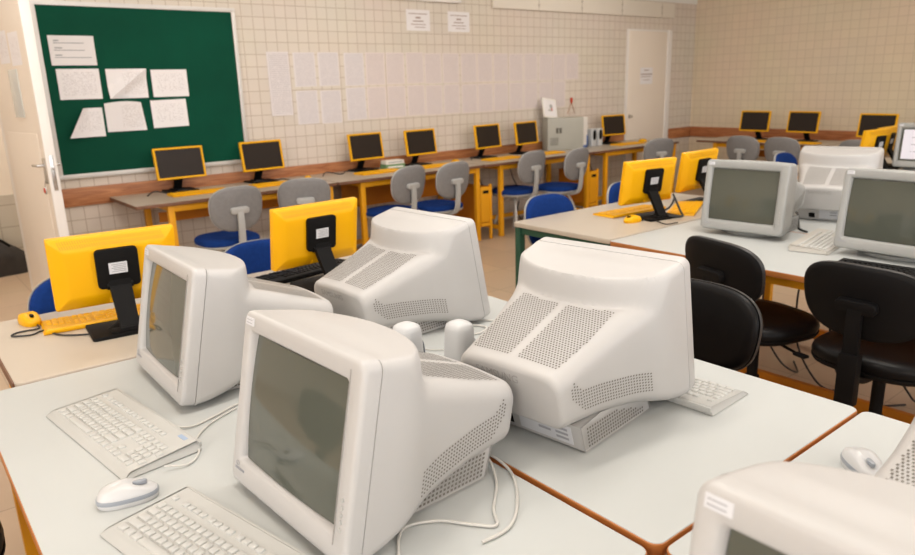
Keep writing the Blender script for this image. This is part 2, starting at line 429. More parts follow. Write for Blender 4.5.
printed_lines(tl, [(-.10, .068, .035, .008), (-.02, .052, .20, .005), (-.09, .018, .05, .008), (-.02, .002, .20, .005), (-.095, -.032, .045, .008), (.0, -.048, .24, .005)], M['logo'])
pinned(1.285, 1.588, .285, .215, PM[1], 'leftmost paper of the middle row on the green board')
pinned(1.615, 1.585, .285, .215, PM[2], 'middle paper of the middle row on the green board, creased diagonally', lambda u, v: (0, -.03*max(0, 1-abs(u-v)*3), 0))
pinned(1.933, 1.582, .275, .205, PM[3], 'rightmost paper of the middle row on the green board')
pinned(1.315, 1.312, .19, .21, PM[3], 'leftmost paper of the bottom row on the green board, its corner curling away', lambda u, v: (-.085*max(0, .6-u)*(1-v)*1.3 + .10*max(0, .5-u)*v, -.10*max(0, .55-u), .0))
pinned(1.560, 1.340, .265, .21, PM[2], 'middle paper of the bottom row on the green board, bulging outward', lambda u, v: (.02*u*(1-v), -.045*math.sin(PI*u)*v-.004, .012*math.sin(PI*u)*v))
pinned(1.902, 1.352, .275, .21, PM[3], 'rightmost paper of the bottom row on the green board', lambda u, v: (0, 0, 0), R(-1))

dn_ = Vector((math.cos(da), math.sin(da), 0)); df_ = Matrix.Rotation(da, 3, 'Z') @ Vector((0, -1, 0))
for u_, z_, lab in ((.33, 1.82, 'left'), (.56, 1.80, 'right')):
    o = sheet('paper_sheet', .20, .20, PM[3], 4); o.location = Vector((.775, 5.93, z_)) + dn_*u_ + df_*.0207; o.rotation_euler = (0, 0, da)
    tag(o, 'pale sheet taped high on the open door, %s one of two' % lab, 'paper', 'sheets on the open door')

# long rows of printed lists taped to the tiles
LM = [paper_mat('list_sheet_%d' % i, (.76, .67, .64), (.58, .51, .50), .028, .66, 20+i*3, (.05, .95, .03, .97)) for i in range(4)]
LMg = paper_mat('list_sheet_greyish', (.73, .68, .68), (.57, .53, .54), .03, .6, 41, (.08, .95, .03, .97))
def wallx(px):   # back-wall x along the row of lists for a pixel column (projective fit)
    return None
ordn = ['first', 'second', 'third', 'fourth', 'fifth', 'sixth', 'seventh', 'eighth', 'ninth', 'tenth', 'eleventh', 'twelfth', 'thirteenth', 'fourteenth', 'fifteenth', 'sixteenth', 'seventeenth']
o = sheet('paper_sheet', .205, .535, LMg, 8, lambda u, v: (0, -.006*(1-v), 0)); o.location = (2.872, WY-.0006, 1.556)
tag(o, 'long narrow list taped to the tiles, first sheet right of the green board', 'paper', 'printed lists taped to the back wall')
LC = [3.121, 3.362, 3.630, 3.861, 4.090, 4.327, 4.550, 4.780, 5.022, 5.246, 5.472, 5.703, 5.930, 6.167, 6.392, 6.616]
for i, x in enumerate(LC):
    for r_ in (0, 1):
        if r_ and i == 15: continue
        z = (1.675, 1.365)[r_] - (.018 if r_ and i < 2 else 0) + random.uniform(-.004, .004)
        o = sheet('paper_sheet', .212, .292, LMg if i < 3 else LM[(i*3+r_) % 4], 4, (lambda u, v: (0, -.012*max(0, v-.8)*u*5, 0)) if (i == 3 and not r_) else None)
        o.location = (x, WY-.0006, z); o.rotation_euler = (0, R(random.uniform(-.6, .6)), 0)
        tag(o, 'printed list, %s row on the tiles, %s after the long sheet' % (('upper', 'lower')[r_], ordn[i]), 'paper', 'printed lists taped to the back wall')
NM = paper_mat('notice_sheet', (.80, .76, .74), (.34, .31, .31), .15, .50, 77, (.1, .9, .12, .9), .34)
for x, s_ in ((4.388, 'left'), (4.900, 'right')):
    o = sheet('paper_notice', .285, .195, M['sheet'], 4); o.location = (x, WY-.0006, 2.124)
    printed_lines(o, [(0, .060, .22, .008), (0, .024, .06, .018), (0, -.008, .13, .011), (0, -.038, .18, .008), (.02, -.064, .13, .007)], M['noticeink'])
    tag(o, 'small white notice high on the tiles, %s one of two' % s_, 'notice', 'notices high on the back wall')
o = sheet('paper_notice', .26, .205, M['sheet'], 4); o.location = (8.0, WY-.0375, 1.55)
printed_lines(o, [(0, .07, .10, .012), (0, .02, .24, .014), (-.01, -.01, .20, .010), (0, -.05, .14, .008)], M['noticeink'])
tag(o, 'small white notice taped to the closed cream door', 'notice')
# white board whose lower edge shows at the top of the picture
e = tag(empty('whiteboard', (3.78, WY, 2.30)), 'white board high on the tiled wall above the long lists', 'board')
MB().box(-1.10, 1.10, -.018, -.001, .02, .28).build('board_surface', M['panelw'], e)
MB().box(-1.14, 1.14, -.03, -.001, 0, .024, .003).box(-1.14, -1.11, -.03, -.001, .02, .30, .003).box(1.11, 1.14, -.03, -.001, .02, .30, .003).box(-1.14, 1.14, -.03, -.001, .28, .305, .003).build('board_frame', M['doorw'], e)


# ------------------------------------------------------------------ CRT monitor (front = local -y, base on the table at z 0)
CW, CH = .403, .340
def sm(a, b, x):
    t = max(0, min(1, (x-a)/(b-a))); return t*t*(3-2*t)
def lerp_tab(tab, x):
    if x <= tab[0][0]: return tab[0][1]
    for (x0, y0), (x1, y1) in zip(tab, tab[1:]):
        if x <= x1: return y0 + (y1-y0)*sm(0, 1, (x-x0)/(x1-x0)) if False else y0 + (y1-y0)*(x-x0)/(x1-x0)
    return tab[-1][1]
TW = [(.03, .2015), (.10, .199), (.13, .193), (.17, .178), (.22, .164), (.31, .148), (.424, .136), (.45, .134)]
TT = [(.03, .290), (.12, .285), (.20, .276), (.424, .243), (.45, .240)]
TB = [(.03, .000), (.06, .004), (.13, .030), (.20, .058), (.31, .092), (.424, .122), (.45, .125)]
TR = [(.03, .016), (.10, .022), (.18, .040), (.31, .040), (.424, .034)]
def smooth_tab(tab, x):   # averaged lookup
    return sum(lerp_tab(tab, x+k*.008) for k in (-2, -1, 0, 1, 2))/5
def hoodk(u, d):
    e = ((abs(u)/.222)**2.1 + (max(0, d-.035)/.152)**2.1)**(1/2.1)
    return 1 - sm(.945, 1.075, e)
def crt_ring(d, inset=0, N=6, NT=56):
    w = smooth_tab(TW, d) - inset; t = smooth_tab(TT, d) - inset; b = smooth_tab(TB, d) + inset; r = max(.004, smooth_tab(TR, d) - inset*.3)
    if d < .04: w = .2015-inset; b = inset; r = .016
    pts = []
    # from right-bottom going up the right side, over the top, down the left, along the bottom
    def arc(cx, cz, a0):
        for i in range(N+1):
            a = R(a0 + 90*i/N); pts.append([cx+r*math.cos(a), cz+r*math.sin(a)])
    for i in range(8): pts.append([w, b+r+(t-b-2*r)*i/8])
    arc(w-r, t-r, 0)
    for i in range(1, NT): pts.append([w-r-(2*w-2*r)*i/NT, t])
    arc(-w+r, t-r, 90)
    for i in range(1, 8): pts.append([-w, t-r-(t-b-2*r)*i/8])
    arc(-w+r, b+r, 180)
    for i in range(1, 12): pts.append([-w+r+(2*w-2*r)*i/12, b])
    arc(w-r, b+r, 270)
    out = []
    for u, z in pts:
        k = hoodk(u, d); T2 = t + k*(CH-.001-inset-t)
        bow = .006*math.sin(PI*min(1, max(0, (u+w)/(2*w)))) * sm(.04, .1, d)     # slight crown
        zz = b + (z-b)*(T2-b)/(t-b) + bow*max(0, (z-b)/(t-b))
        out.append((u, d, zz))
    return out
def deckz(u, d):
    w = smooth_tab(TW, d); t = smooth_tab(TT, d); k = hoodk(u, d)
    return t + k*(CH-.001-t) + .006*math.sin(PI*(u+w)/(2*w))*sm(.04, .1, d)

def make_crt(grey=False, logo=True):
    P = M['crt_shaded'] if grey else M['crt']  # grey picks the copy with weaker light put into its colour
    root = empty('crt_monitor')
    # housing
    rings = [crt_ring(.034, .006)]
    for d in (.034,): rings.append(crt_ring(d, 0))
    ds = [.036+.003*i for i in range(64)] + [.231+.008*i for i in range(24)]
    ds = [d for d in ds if d < .414] + [.416]
    rings += [crt_ring(d) for d in ds]
    for a in (25, 50, 75, 90): rings.append(crt_ring(.416+.012*math.sin(R(a)), .012*(1-math.cos(R(a)))))
    rings.append([(p[0]*.55, .4285, (p[2]-.18)*.55+.18) for p in crt_ring(.428, .012)])
    hb = MB().loft(rings)
    hb.box(-.19, .19, .026, .036, .008, CH-.008, s=2)
    # top vent field: two blocks of slots either side of a plain stripe
    q = []
    def slot(u, d, du, dd):
        e_ = .0007; c_ = [(u-du, d-dd), (u+du, d-dd), (u+du, d+dd), (u-du, d+dd)]
        q.append([(x, y, deckz(x, y)+e_) for x, y in c_])
    for j in range(32):
        d = .190 + j*.0066
        wlim = smooth_tab(TW, d) - .028
        for i in range(17):
            for s_ in (-1, 1):
                u = s_*(.012 + i*.0070 + (.0035 if j % 2 else 0))
                if abs(u) < min(.122, wlim) and hoodk(u, d-.012) < .01 and d > .185 + .2*max(0, .03-abs(u)): slot(u, d, .0018, .0019)
    # side vents: slots following the lower edge and turning up at the rear
    def side(s_, d, z, dd, dz):
        w = lambda y, zz: s_*(smooth_tab(TW, y)+.0006)
        c_ = [(d-dd, z-dz), (d+dd, z-dz), (d+dd, z+dz), (d-dd, z+dz)]
        if s_ < 0: c_ = c_[::-1]
        q.append([(w(y, zz), y, zz) for y, zz in c_])
    for s_ in (-1, 1):
        for r_ in range(7):
            for j in range(30):
                d = .165 + j*.0079
                z = smooth_tab(TB, d) + .040 + r_*.0072
                if d > .365: z += (d-.365)*1.1
                if d > .402 - r_*.002: continue
                side(s_, d, z, .0021, .0017)
    hb.quads(q, s=1)
    hs = hb.build('housing', [P, M['vent'], M['seam']], root, 40)
    # bezel
    o_ = lambda i, d, r: [(x, d, z) for x, z in rrect(CW-2*i, CH-2*i, max(.004, r-i*.5), 6, 0, CH/2)]
    sx0, sx1, sz0, sz1 = -.173, .158, .045, .302
    def opening(i, d):
        return [(x, d, z) for x, z in rrect(sx1-sx0-2*i, sz1-sz0-2*i, max(.003, .008-i*.3), 6, (sx0+sx1)/2, (sz0+sz1)/2)]
    b = MB().loft([opening(.004, .030), o_(.006, .0335, .02), o_(.0, .0325, .02), o_(.0, .010, .02), o_(.0015, .004, .02), o_(.005, .001, .02), o_(.010, 0, .02), opening(-.004, .0015), opening(0, .004), opening(.004, .012), opening(.006, .030)], cap=False)
    b.box(.1635, .1645, -.0004, .002, .03, CH-.02, s=1)
    bz = b.build('bezel', [P, M['seam']], root, 40)
    for k in range(5):
        MB().cyl((.180, .002, .062+k*.0125), (.180, -.0025, .062+k*.0125), .0042, .0036, 12).build('button', M['button'], bz)
    lb = MB().box(-.190, -.160, -.0008, .001, CH-.027, CH-.012, s=0)
    for k in range(2): lb.box(-.187, -.166, -.0011, -.0008, CH-.0175-k*.006, CH-.016-k*.006, s=1)
    lb.build('label_sticker', [M['sticker'], M['logo']], bz)
    lg = MB()
    for k in range(7): lg.box(-.184+k*.0052, -.1805+k*.0052, -.0006, .001, .028, .0325)
    lg.tube([(-.175+.006*math.cos(a*PI/6), -.0002, .040+.004*math.sin(a*PI/6)) for a in range(13)], .0006, 6)
    lg.build('bezel_logo', M['logo'], bz)
    # picture tube
    n = 14; rows = []
    x0, x1, z0, z1 = sx0+.0055, sx1-.0055, sz0+.0055, sz1-.0055
    for j in range(n+1):
        rows.append([])
        for i in range(n+1):
            u, v = 2*i/n-1, 2*j/n-1
            rows[-1].append((x0+(x1-x0)*i/n, .0165-.011*(1-.5*(u*u+v*v)) , z0+(z1-z0)*j/n))
    MB().grid(rows).build('screen', M['glass'], root, 60)
    if logo:
        t = text_mesh('SAMSUNG', .025, Matrix.Translation((0.024, .4283, .219)) @ Matrix.Rotation(PI, 4, 'Z') @ Matrix.Rotation(PI/2, 4, 'X'))
        t.build('embossed_logo', M['emboss'], hs)
    heads = [c for c in kids(root)]
    # base: rounded front plate and a rear plinth with vents and connectors
    b = MB().prism([(x, y) for x, y in superell(.27, .24, 2.4, 48, 0, .17)], 0, .018, r=.005)
    b.lathe([(.075, .016), (.085, .03), (.10, .05), (.105, .06), (.0, .062)], 32, mtx=Matrix.Translation((0, .17, 0)))
    base = b.build('swivel_base', P, root, 40)
    b = MB()
    prof = [(.10, .004), (.372, .004), (.392, .066), (.32, .076), (.20, .060), (.12, .05)]
    b.loft([[(s_*.138*k, y, z) for y, z in prof] for s_, k in ((-1, .97), (-1, 1), (1, 1), (1, .97))])
    q = []
    for s_ in (-1, 1):
        for r_ in range(6):
            for j in range(24):
                y = .14+j*.0095+r_*.002; z = .014+r_*.0085
                if z > .012 + (y-.1)*.30 or y > .360+z*.3: continue
                c_ = [(s_*.1385, y-.0028, z-.0024), (s_*.1385, y+.0028, z-.0024), (s_*.1385, y+.0034, z+.0024), (s_*.1385, y-.0022, z+.0024)]
                q.append(c_ if s_ > 0 else c_[::-1])
    b.quads(q, s=1)
    pl = b.build('rear_plinth', [P, M['vent']], base, 30)
    b = MB()
    def rear(x0, x1, z0, z1, s=0, t_=.002):
        yy = lambda z: .372 + (z-.004)*(.02/.062)
        b.loft([[(x, yy(z)-.002, z), (x, yy(z)+t_, z), (x, yy(z2)+t_, z2), (x, yy(z2)-.002, z2)] for x, z, z2 in ((x0, z0, z1), (x1, z0, z1))], s=s)
    rear(-.11, .03, .012, .058, 0, .0008)
    for x, z in ((-.10, .044), (-.10, .032), (-.10, .020), (-.055, .044), (-.055, .030)): rear(x, x+.032, z, z+.006, 1, .0014)
    rear(.05, .08, .014, .04, 2, .001)
    b.build('rating_label', [M['sticker'], M['logo'], M['black']], base)
    return root, heads
def place_crt(pr, heads_names, x, y, yaw, tilt, zb, label, group, z=T):
    o = pr.place((x, y, z), R(yaw+90), label, 'computer monitor', group)
    for c in kids(o):
        if c.name.split('.')[0] in ('housing', 'bezel', 'screen'):
            c.location = (0, 0, zb-z); c.rotation_euler = (-R(tilt), 0, 0)
    return o
r1, _ = make_crt(False); crtA = Proto(r1)
G1 = 'white tube monitors on the long white tables'

place_crt(crtA, None, .469, 1.852, 179, 12, .771, 'white tube monitor at the left table edge, dark screen turned to the far left', G1)
place_crt(crtA, None, .443, 1.072, 182.7, 11.7, .767, 'largest white tube monitor in front, dark screen facing left, next to the near keyboards', G1)
place_crt(crtA, None, 1.472, 1.872, 4, 11.5, .768, 'white tube monitor seen from behind beside the yellow monitor, the farther of two', G1)
place_crt(crtA, None, 1.392, 1.070, 7.5, 12, .792, 'white tube monitor in the centre seen from behind, raised lettering on its back', G1)
place_crt(crtA, None, .525, .143, 180, 8, .786, 'white tube monitor cut off at the bottom edge, only its top corner and label showing', G1)
place_crt(crtA, None, 1.398, .145, -8, 10, .785, 'white tube monitor cut off at the right edge, slotted back behind the white mouse', G1)
G2 = 'tube monitors on the tables further right'
r2, _ = make_crt(True, False); crtB = Proto(r2)
place_crt(crtB, None, 3.18, 1.779, 185.7, 7, .777, 'shaded white tube monitor facing left on the far tables, behind the left black chair', G2)
place_crt(crtB, None, 3.139, 1.124, 178, 7.4, .782, 'shaded white tube monitor at the right edge behind the black keyboard', G2)
place_crt(crtA, None, 4.224, 1.768, 14, 12, .785, 'white tube monitor seen from behind between the two shaded white screens', G2)
o = place_crt(crtB, None, 6.258, 2.041, 189.7, 8.8, .785, 'tube monitor at the far right edge showing a bright page of text', G2)
sh = sheet('displayed_page', .29, .225, paper_mat('lit_page', (.62, .60, .66), (.35, .33, .38), .24, .55, 60, (.2, .9, .2, .85), .12), 6)
scr = [c for c in kids(o) if c.name.startswith('screen')][0]
sh.parent = scr; sh.location = (-.006, .0035, .175)
pb = sh.data.materials[0].node_tree; pr_ = pb.nodes['Principled BSDF']
pb.links.new(pr_.inputs['Base Color'].links[0].from_socket, pr_.inputs['Emission Color']); pr_.inputs['Emission Strength'].default_value = .35


# ------------------------------------------------------------------ yellow flat monitor
def make_lcd(hb=.075, keyb=False):
    root = empty('flat_monitor'); W_, H_ = .388, .245
    tm = tilt_mtx(0, 0, hb, -R(8))
    ring = lambda i, d: [(x, d, z+hb) for x, z in rrect(W_-2*i, H_-2*i, .006, 4, 0, H_/2)]
    fr = MB().loft([ring(.016, .006), ring(.016, -.001), ring(.013, -.004), ring(.003, -.004), ring(0, -.001), ring(0, .016), ring(.002, .018), ring(.014, .018)], cap=False, mtx=tm)
    fr.build('front_frame', M['yellow'], root)
    MB().box(-W_/2+.014, W_/2-.014, .003, .008, hb+.014, hb+H_-.014, mtx=tm).build('screen', M['lcdglass'], root)
    def bk(x0, x1, z0, z1, d): return [(x, d, z+hb) for x, z in rrect(x1-x0, z1-z0, .006, 4, (x0+x1)/2, (z0+z1)/2)]
    b = MB().loft([bk(-W_/2+.001, W_/2-.001, .001, H_-.001, .017), bk(-W_/2+.001, W_/2-.001, .001, H_-.001, .021), bk(-W_/2+.004, W_/2-.004, .003, H_-.004, .024), bk(-W_/2+.035, W_/2-.035, .040, H_-.035, .042), bk(-W_/2+.05, W_/2-.05, .05, H_-.05, .044)], mtx=tm)
    # flat bottom lip left and right of the arched recess
    for s_ in (-1, 1): b.cyl((s_*(W_/2-.016), .0225, hb+.014), (s_*(W_/2-.016), .0255, hb+.014), .003, n=10, s=1, mtx=tm)
    b.box(-.035, .035, .024, .036, hb+.008, hb+.030, .003, mtx=tm)
    bc = b.build('back_cover', [M['yellow'], M['ydark']], root)
    b = MB(); q = []
    for j in range(44):
        x = -W_/2+.040+j*.0072
        for k in range(2 if True else 1):
            v0, v1 = .12+k*.42, .46+k*.42
            def pt(t_, dx): return (x+dx+t_*.010, .0240+(1-t_)*.018+.0012, hb+H_-.035+t_*.031)
            q.append([pt(v0, 0), pt(v1, 0), pt(v1, -.0022), pt(v0, -.0022)])
    b.quads(q, mtx=tm); b.build('vent_slots', M['ydark'], bc)
    MB().prism(rrect(.130, .135, .014, 5, 0, hb+.135), .043, .060, 'y', .003, mtx=tm).build('mount_plate', M['black'], root)
    mp = kids(root)[-1]
    lb = MB().box(-.028, .028, .059, .0608, hb+.118, hb+.156, mtx=tm)
    for k in range(5): lb.box(-.024, .020-.006*(k % 2), .0606, .0612, hb+.124+k*.006, hb+.1265+k*.006, s=1, mtx=tm)
    lb.build('label_sticker', [M['sticker'], M['logo']], mp, loc=None)
    py, pz_ = (tm @ Vector((0, .052, hb+.075)))[1:3]
    MB().cyl((-.04, py, pz_), (.04, py, pz_), .013, n=16).box(-.034, .034, py-.012, py+.012, pz_-.006, pz_+.02, .003).build('hinge', M['black'], root)
    b = MB().loft([[(-w_, y-.011, z), (w_, y-.011, z), (w_, y+.011, z), (-w_, y+.011, z)] for w_, y, z in ((.033, py+.003, pz_), (.033, py+.01, pz_-.012), (.030, .125, .045), (.030, .145, .016), (.031, .152, .008))])
    b.cyl((-.031, .145, .017), (.031, .145, .017), .011, n=14)
    b.build('stand_arm', M['black'], root)
    b = MB().prism(rrect(.235, .195, .012, 5, 0, .085), 0, .012, r=.003).prism(rrect(.12, .05, .008, 4, 0, .145), .011, .018, r=.003)
    b.build('stand_base', M['black'], root)
    return root
lcdH = Proto(make_lcd(.105)); lcdL = Proto(make_lcd(.078))

GW = 'yellow flat monitors along the back wall'
for x, y, a, lab in ((1.877, 5.745, 272, 'yellow-framed flat monitor below the green board, leftmost on the back wall tables'),
                     (2.572, 5.755, 276, 'yellow-framed flat monitor at the right corner of the green board'),
                     (3.599, 5.75, 276, 'yellow-framed flat monitor with green and white boxes behind its stand'),
                     (4.195, 5.70, 275.6, 'yellow-framed flat monitor right of the one with boxes behind it'),
                     (5.061, 5.69, 277, 'yellow-framed flat monitor on the third wall table, left of its pair'),
                     (5.628, 5.69, 278.7, 'yellow-framed flat monitor just left of the grey computer case'),
                     (7.131, 5.703, 265.5, 'yellow-framed flat monitor right of the small speakers, near the closed door')):
    lcdH.place((x, y, T), R(a+90), lab, 'computer monitor', GW)
GR = 'yellow flat monitors along the right wall'
for x, y, a, lab in ((8.42, 4.62, 177, 'yellow-framed flat monitor on the right wall tables, nearest the room corner'),
                     (8.42, 4.03, 173, 'yellow-framed flat monitor in the middle of the three along the right wall'),
                     (8.05, 3.09, 172, 'yellow-framed flat monitor on the right wall partly hidden by yellow monitor backs')):
    lcdH.place((x, y, T), R(a+90), lab, 'computer monitor', GR)
GI = 'yellow flat monitors seen from behind'
for x, y, a, lab in ((.570, 2.552, 85, 'yellow flat monitor seen from behind at the far left, on a black stand'),
                     (1.316, 2.56, 94, 'yellow flat monitor seen from behind, between the white tube monitors and the blue chair'),
                     (3.376, 2.481, 81, 'yellow flat monitor seen from behind on the green-legged table, yellow mouse beside it'),
                     (3.98, 2.56, 92, 'yellow flat monitor seen from behind, half hidden by a shaded white tube monitor'),
                     (6.20, 2.40, 84.5, 'yellow flat monitor seen from behind in the far right, left of its pair'),
                     (6.53, 2.45, 91, 'yellow flat monitor seen from behind in the far right, touching the lit screen')):
    lcdL.place((x, y, T), R(a+90), lab, 'computer monitor', GI)


# ------------------------------------------------------------------ keyboards (front edge towards local -y, centre at origin)
def key_rows():
    """(x, y, w) of every key, keyboard .44 wide"""
    K = []; u = .0186; X0 = -.209; Y0 = -.060
    rows = [[1.25, 1.25, 1.25, 6.25, 1.25, 1.25, 1.25, 1.25], [2.25]+[1]*10+[2.75], [1.75]+[1]*11+[2.25], [1.5]+[1]*12+[1.5], [1]*13+[2]]
    for r_, row in enumerate(rows):
        x = X0
        for w in row: K.append((x+w*u/2, Y0+r_*u, w*u-.0028, 1)); x += w*u
    x = X0; yF = Y0+5.45*u
    for g in ((0,), (2, 3, 4, 5), (6.5, 7.5, 8.5, 9.5), (11, 12, 13, 14)):
        for k in g: K.append((X0+(k+.5)*u, yF, u-.0028, .85))
    nx = X0+15.35*u
    for k in range(3):
        K.append((nx+(k+.5)*u, yF, u-.0028, .85)); K.append((nx+(k+.5)*u, Y0+4*u, u-.0028, 1)); K.append((nx+(k+.5)*u, Y0+3*u, u-.0028, 1)); K.append((nx+(k+.5)*u, Y0, u-.0028, 1))
    K.append((nx+1.5*u, Y0+u, u-.0028, 1))
    px = nx+3.35*u
    for r_ in range(1, 5):
        for k in range(3): K.append((px+(k+.5)*u, Y0+r_*u, u-.0028, 1))
    K.append((px+u, Y0, 2*u-.0028, 1)); K.append((px+2.5*u, Y0, u-.0028, 1))
    for r_ in (1, 3): K.append((px+3.5*u, Y0+r_*u, u-.0028, 1))
    return K
KM = {}
def key_mesh(w, h, m):
    k = (round(w, 4), round(h, 4), m.name)
    if k not in KM:
        a, b_ = w/2, h/2
        rr = lambda i, r: rrect(2*a-2*i, 2*b_-2*i, r, 2)
        mb = MB().loft([[(x, y, z) for x, y in rr(i, .0015)] for i, z in ((0, 0), (.0012, .005), (.0026, .0062))])
        o = mb.build('key', m); KM[k] = o.data; bpy.data.objects.remove(o)
    return KM[k]
def make_keyboard(m, mk, individual=False, palm=.03, sticker=None, flat=1):
    root = empty('keyboard'); root.scale = (1, 1, flat)
    y0, y1 = -.078-palm, .078
    prof = [(y0, .002), (y1, .002), (y1+.002, .024), (y1-.004, .028), (-.072, .0175), (-.078, .014), (y0+.006, .008), (y0, .004)]
    b = MB().loft([[(s_*(k-max(0, z-.008)*q_), y, z) for y, z in prof] for s_, k, q_ in ((-1, .226, .62), (-1, .227, .42), (1, .227, .42), (1, .226, .62))])
    b.box(-.222, .222, .076, .082, .01, .0265, .002)
    bd = b.build('keyboard_body', m, root, 30)
    zt = lambda y: .0165 + (y+.072)*(.0105/.146)
    ang = math.atan(.0105/.146)
    if individual:
        for x, y, w, h in key_rows():
            o = bpy.data.objects.new('key', key_mesh(w, .0158*h, mk)); COL.objects.link(o); o.parent = root
            o.location = (x, y, zt(y)); o.rotation_euler = (ang, 0, 0)
    else:
        b = MB()
        for x, y, w, h in key_rows():
            t = Matrix.Translation((x, y, zt(y))) @ Matrix.Rotation(ang, 4, 'X')
            b.loft([[(a, c, z) for a, c in rrect(w-2*i, .0158*h-2*i, .0015, 1)] for i, z in ((0, 0), (.0012, .005), (.0026, .0062))], mtx=t)
        tag(b.build('keys', mk, root), kind='stuff')
    if sticker: 
        MB().box(.158, .190, .058, .070, .0268, .0276).build('badge', sticker, bd)
    for s_ in (-1, 1): MB().box(s_*.19-.012, s_*.19+.012, .066, .07, -.0, .010, .001).build('foot', m, root)
    return root

CKB = 'keyboard'
kA = Proto(make_keyboard(M['kbw'], M['keyw'], True, .012, M['bluesticker'], .74))
kA.place((.333, 1.665, T), R(187.5+90), 'ivory keyboard with a small blue badge, in front of the left tube monitor', CKB, 'ivory keyboards near the camera')
kA.place((.325, 1.060, T), R(192+90), 'ivory keyboard cut off at the bottom edge, in front of the largest tube monitor', CKB, 'ivory keyboards near the camera')
kA.place((1.452, 1.035, T), R(3+90), 'ivory keyboard end sticking out right of the central tube monitor', CKB, 'ivory keyboards near the camera')
kB = Proto(make_keyboard(M['kbcr'], M['keyw'], False, .006))
kB.place((3.31, 1.44, T), R(280+90), 'ivory keyboard on the far tables between two shaded white tube monitors', CKB)
kK = Proto(make_keyboard(M['black'], M['blackgloss'], False, .004, None, .7))
kK.place((2.965, 1.00, T), R(184+90), 'black keyboard below the tube monitor at the right edge', CKB, 'black keyboards')
kK.place((1.335, 2.70, T), R(100+90), 'black keyboard behind the stand of a yellow monitor, left of the blocky tube monitor', CKB, 'black keyboards')
kY = Proto(make_keyboard(M['yellow'], M['yellow'], False, .004, None, .62))
for x, y, a, lab in ((.565, 2.625, 84, 'yellow keyboard behind the black stand at the far left'),
                     (3.41, 2.60, 86, 'yellow keyboard on the green-legged table behind the yellow mouse'),
                     (3.70, 2.42, 116, 'yellow keyboard turned askew between two yellow monitor backs'),
                     (1.93, 5.56, 270, 'yellow keyboard in front of the wall monitor below the green board'),
                     (2.58, 5.54, 270, 'yellow keyboard in front of the monitor at the right corner of the green board'),
                     (3.58, 5.55, 272, 'yellow keyboard in front of the monitor with green and white boxes'),
                     (4.22, 5.52, 272, 'yellow keyboard on the second wall table, under its right monitor'),
                     (5.06, 5.50, 272, 'yellow keyboard on the third wall table, under its left monitor'),
                     (5.72, 5.50, 272, 'yellow keyboard below the grey computer case'),
                     (7.15, 5.52, 268, 'yellow keyboard directly below the monitor right of the small speakers'),
                     (8.22, 4.55, 180, 'yellow keyboard below the monitor nearest the room corner on the right wall'),
                     (8.22, 3.95, 180, 'yellow keyboard below the middle monitor on the right wall')):
    kY.place((x, y, T), R(a+90), lab, CKB, 'yellow keyboards')


# ------------------------------------------------------------------ mice (nose towards local +y)
def make_mouse(top, side, wheel):
    root = empty('computer_mouse')
    def ring(z, k, top_=False): return [(x*k, y*k + .004*(1-k), z + (.010*(1-((y+.01)/.06)**2) if top_ else 0)) for x, y in superell(.060, .112, 2.5, 28, egg=-.08)]
    MB().loft([ring(0, .93), ring(.004, .98), ring(.0095, .99)]).build('mouse_base', top, root, 60)
    MB().loft([ring(.009, .985), ring(.011, 1.0), ring(.015, 1.0), ring(.018, .97)]).build('grip_band', side, root, 60)
    b = MB().loft([ring(.012, .985), ring(.019, .955, False), [(x*.85, y*.87, z+.005) for x, y, z in ring(.019, .98, True)], [(x*.6, y*.66, z+.0075) for x, y, z in ring(.021, .98, True)], [(x*.25, y*.3, z+.009) for x, y, z in ring(.022, .98, True)]])
    b.build('mouse_shell', top, root, 60)
    MB().prism(superell(.010, .026, 2.4, 16, 0, .024), .029, .037, r=.001).build('scroll_wheel', wheel, root)
    return root

mW = Proto(make_mouse(M['mousew'], M['mouseg'], M['mouseg']))
mW.place((.262, 1.352, T), R(-106), 'white mouse with a grey-blue rim between the two near keyboards', 'computer mouse', 'white mice')
mW.place((1.385, .480, T), R(138), 'white mouse with grey wheel on the right table beside the slotted monitor back', 'computer mouse', 'white mice')
mY = Proto(make_mouse(M['yellow'], M['yellow'], M['black']))
for x, y, a, lab in ((.322, 2.755, 190, 'yellow mouse at the far left end of the table'),
                     (3.165, 2.395, 80, 'yellow mouse in front of the keyboard on the green-legged table'),
                     (2.885, 5.60, -20, 'yellow mouse on the wall table, right of the keyboard at the green board corner'),
                     (4.52, 5.60, 0, 'yellow mouse at the right end of the second wall table'),
                     (7.55, 5.60, 10, 'yellow mouse near the closed door, on the last wall table')):
    mY.place((x, y, T), R(a), lab, 'computer mouse', 'yellow mice')


# ------------------------------------------------------------------ small white desktop speakers
def make_speaker():
    root = empty('desktop_speaker')
    b = MB().loft([[(x*k, y*k*.9, z) for x, y in superell(.078, .082, 3.0, 32)] for k, z in ((.86, 0), (.95, .004), (1, .03), (.97, .08), (.91, .135), (.87, .153), (.78, .164), (.60, .169), (.3, .171))])
    b.build('speaker_cabinet', M['spk'], root, 60)
    b = MB().loft([[(x*k, -.0365+.0, z*k+.075*(1-k)) for x, z in superell(.050, .10, 3, 24, 0, .075)] for k in (1,)] + [[(x*.95, -.040, z*.95+.00375) for x, z in superell(.050, .10, 3, 24, 0, .075)]])
    b.build('speaker_grille', M['mouseg'], root)
    MB().cyl((.02, -.038, .018), (.02, -.043, .018), .005).build('knob', M['mouseg'], root)
    return root
spk = Proto(make_speaker())
spk.place((.975, 1.425, T), R(97), 'white desktop speaker half hidden behind the nearest big monitor', 'speaker', 'white desktop speakers')
spk.place((1.082, 1.345, T), R(92), 'white desktop speaker standing in the open between the two back-turned monitors', 'speaker', 'white desktop speakers')

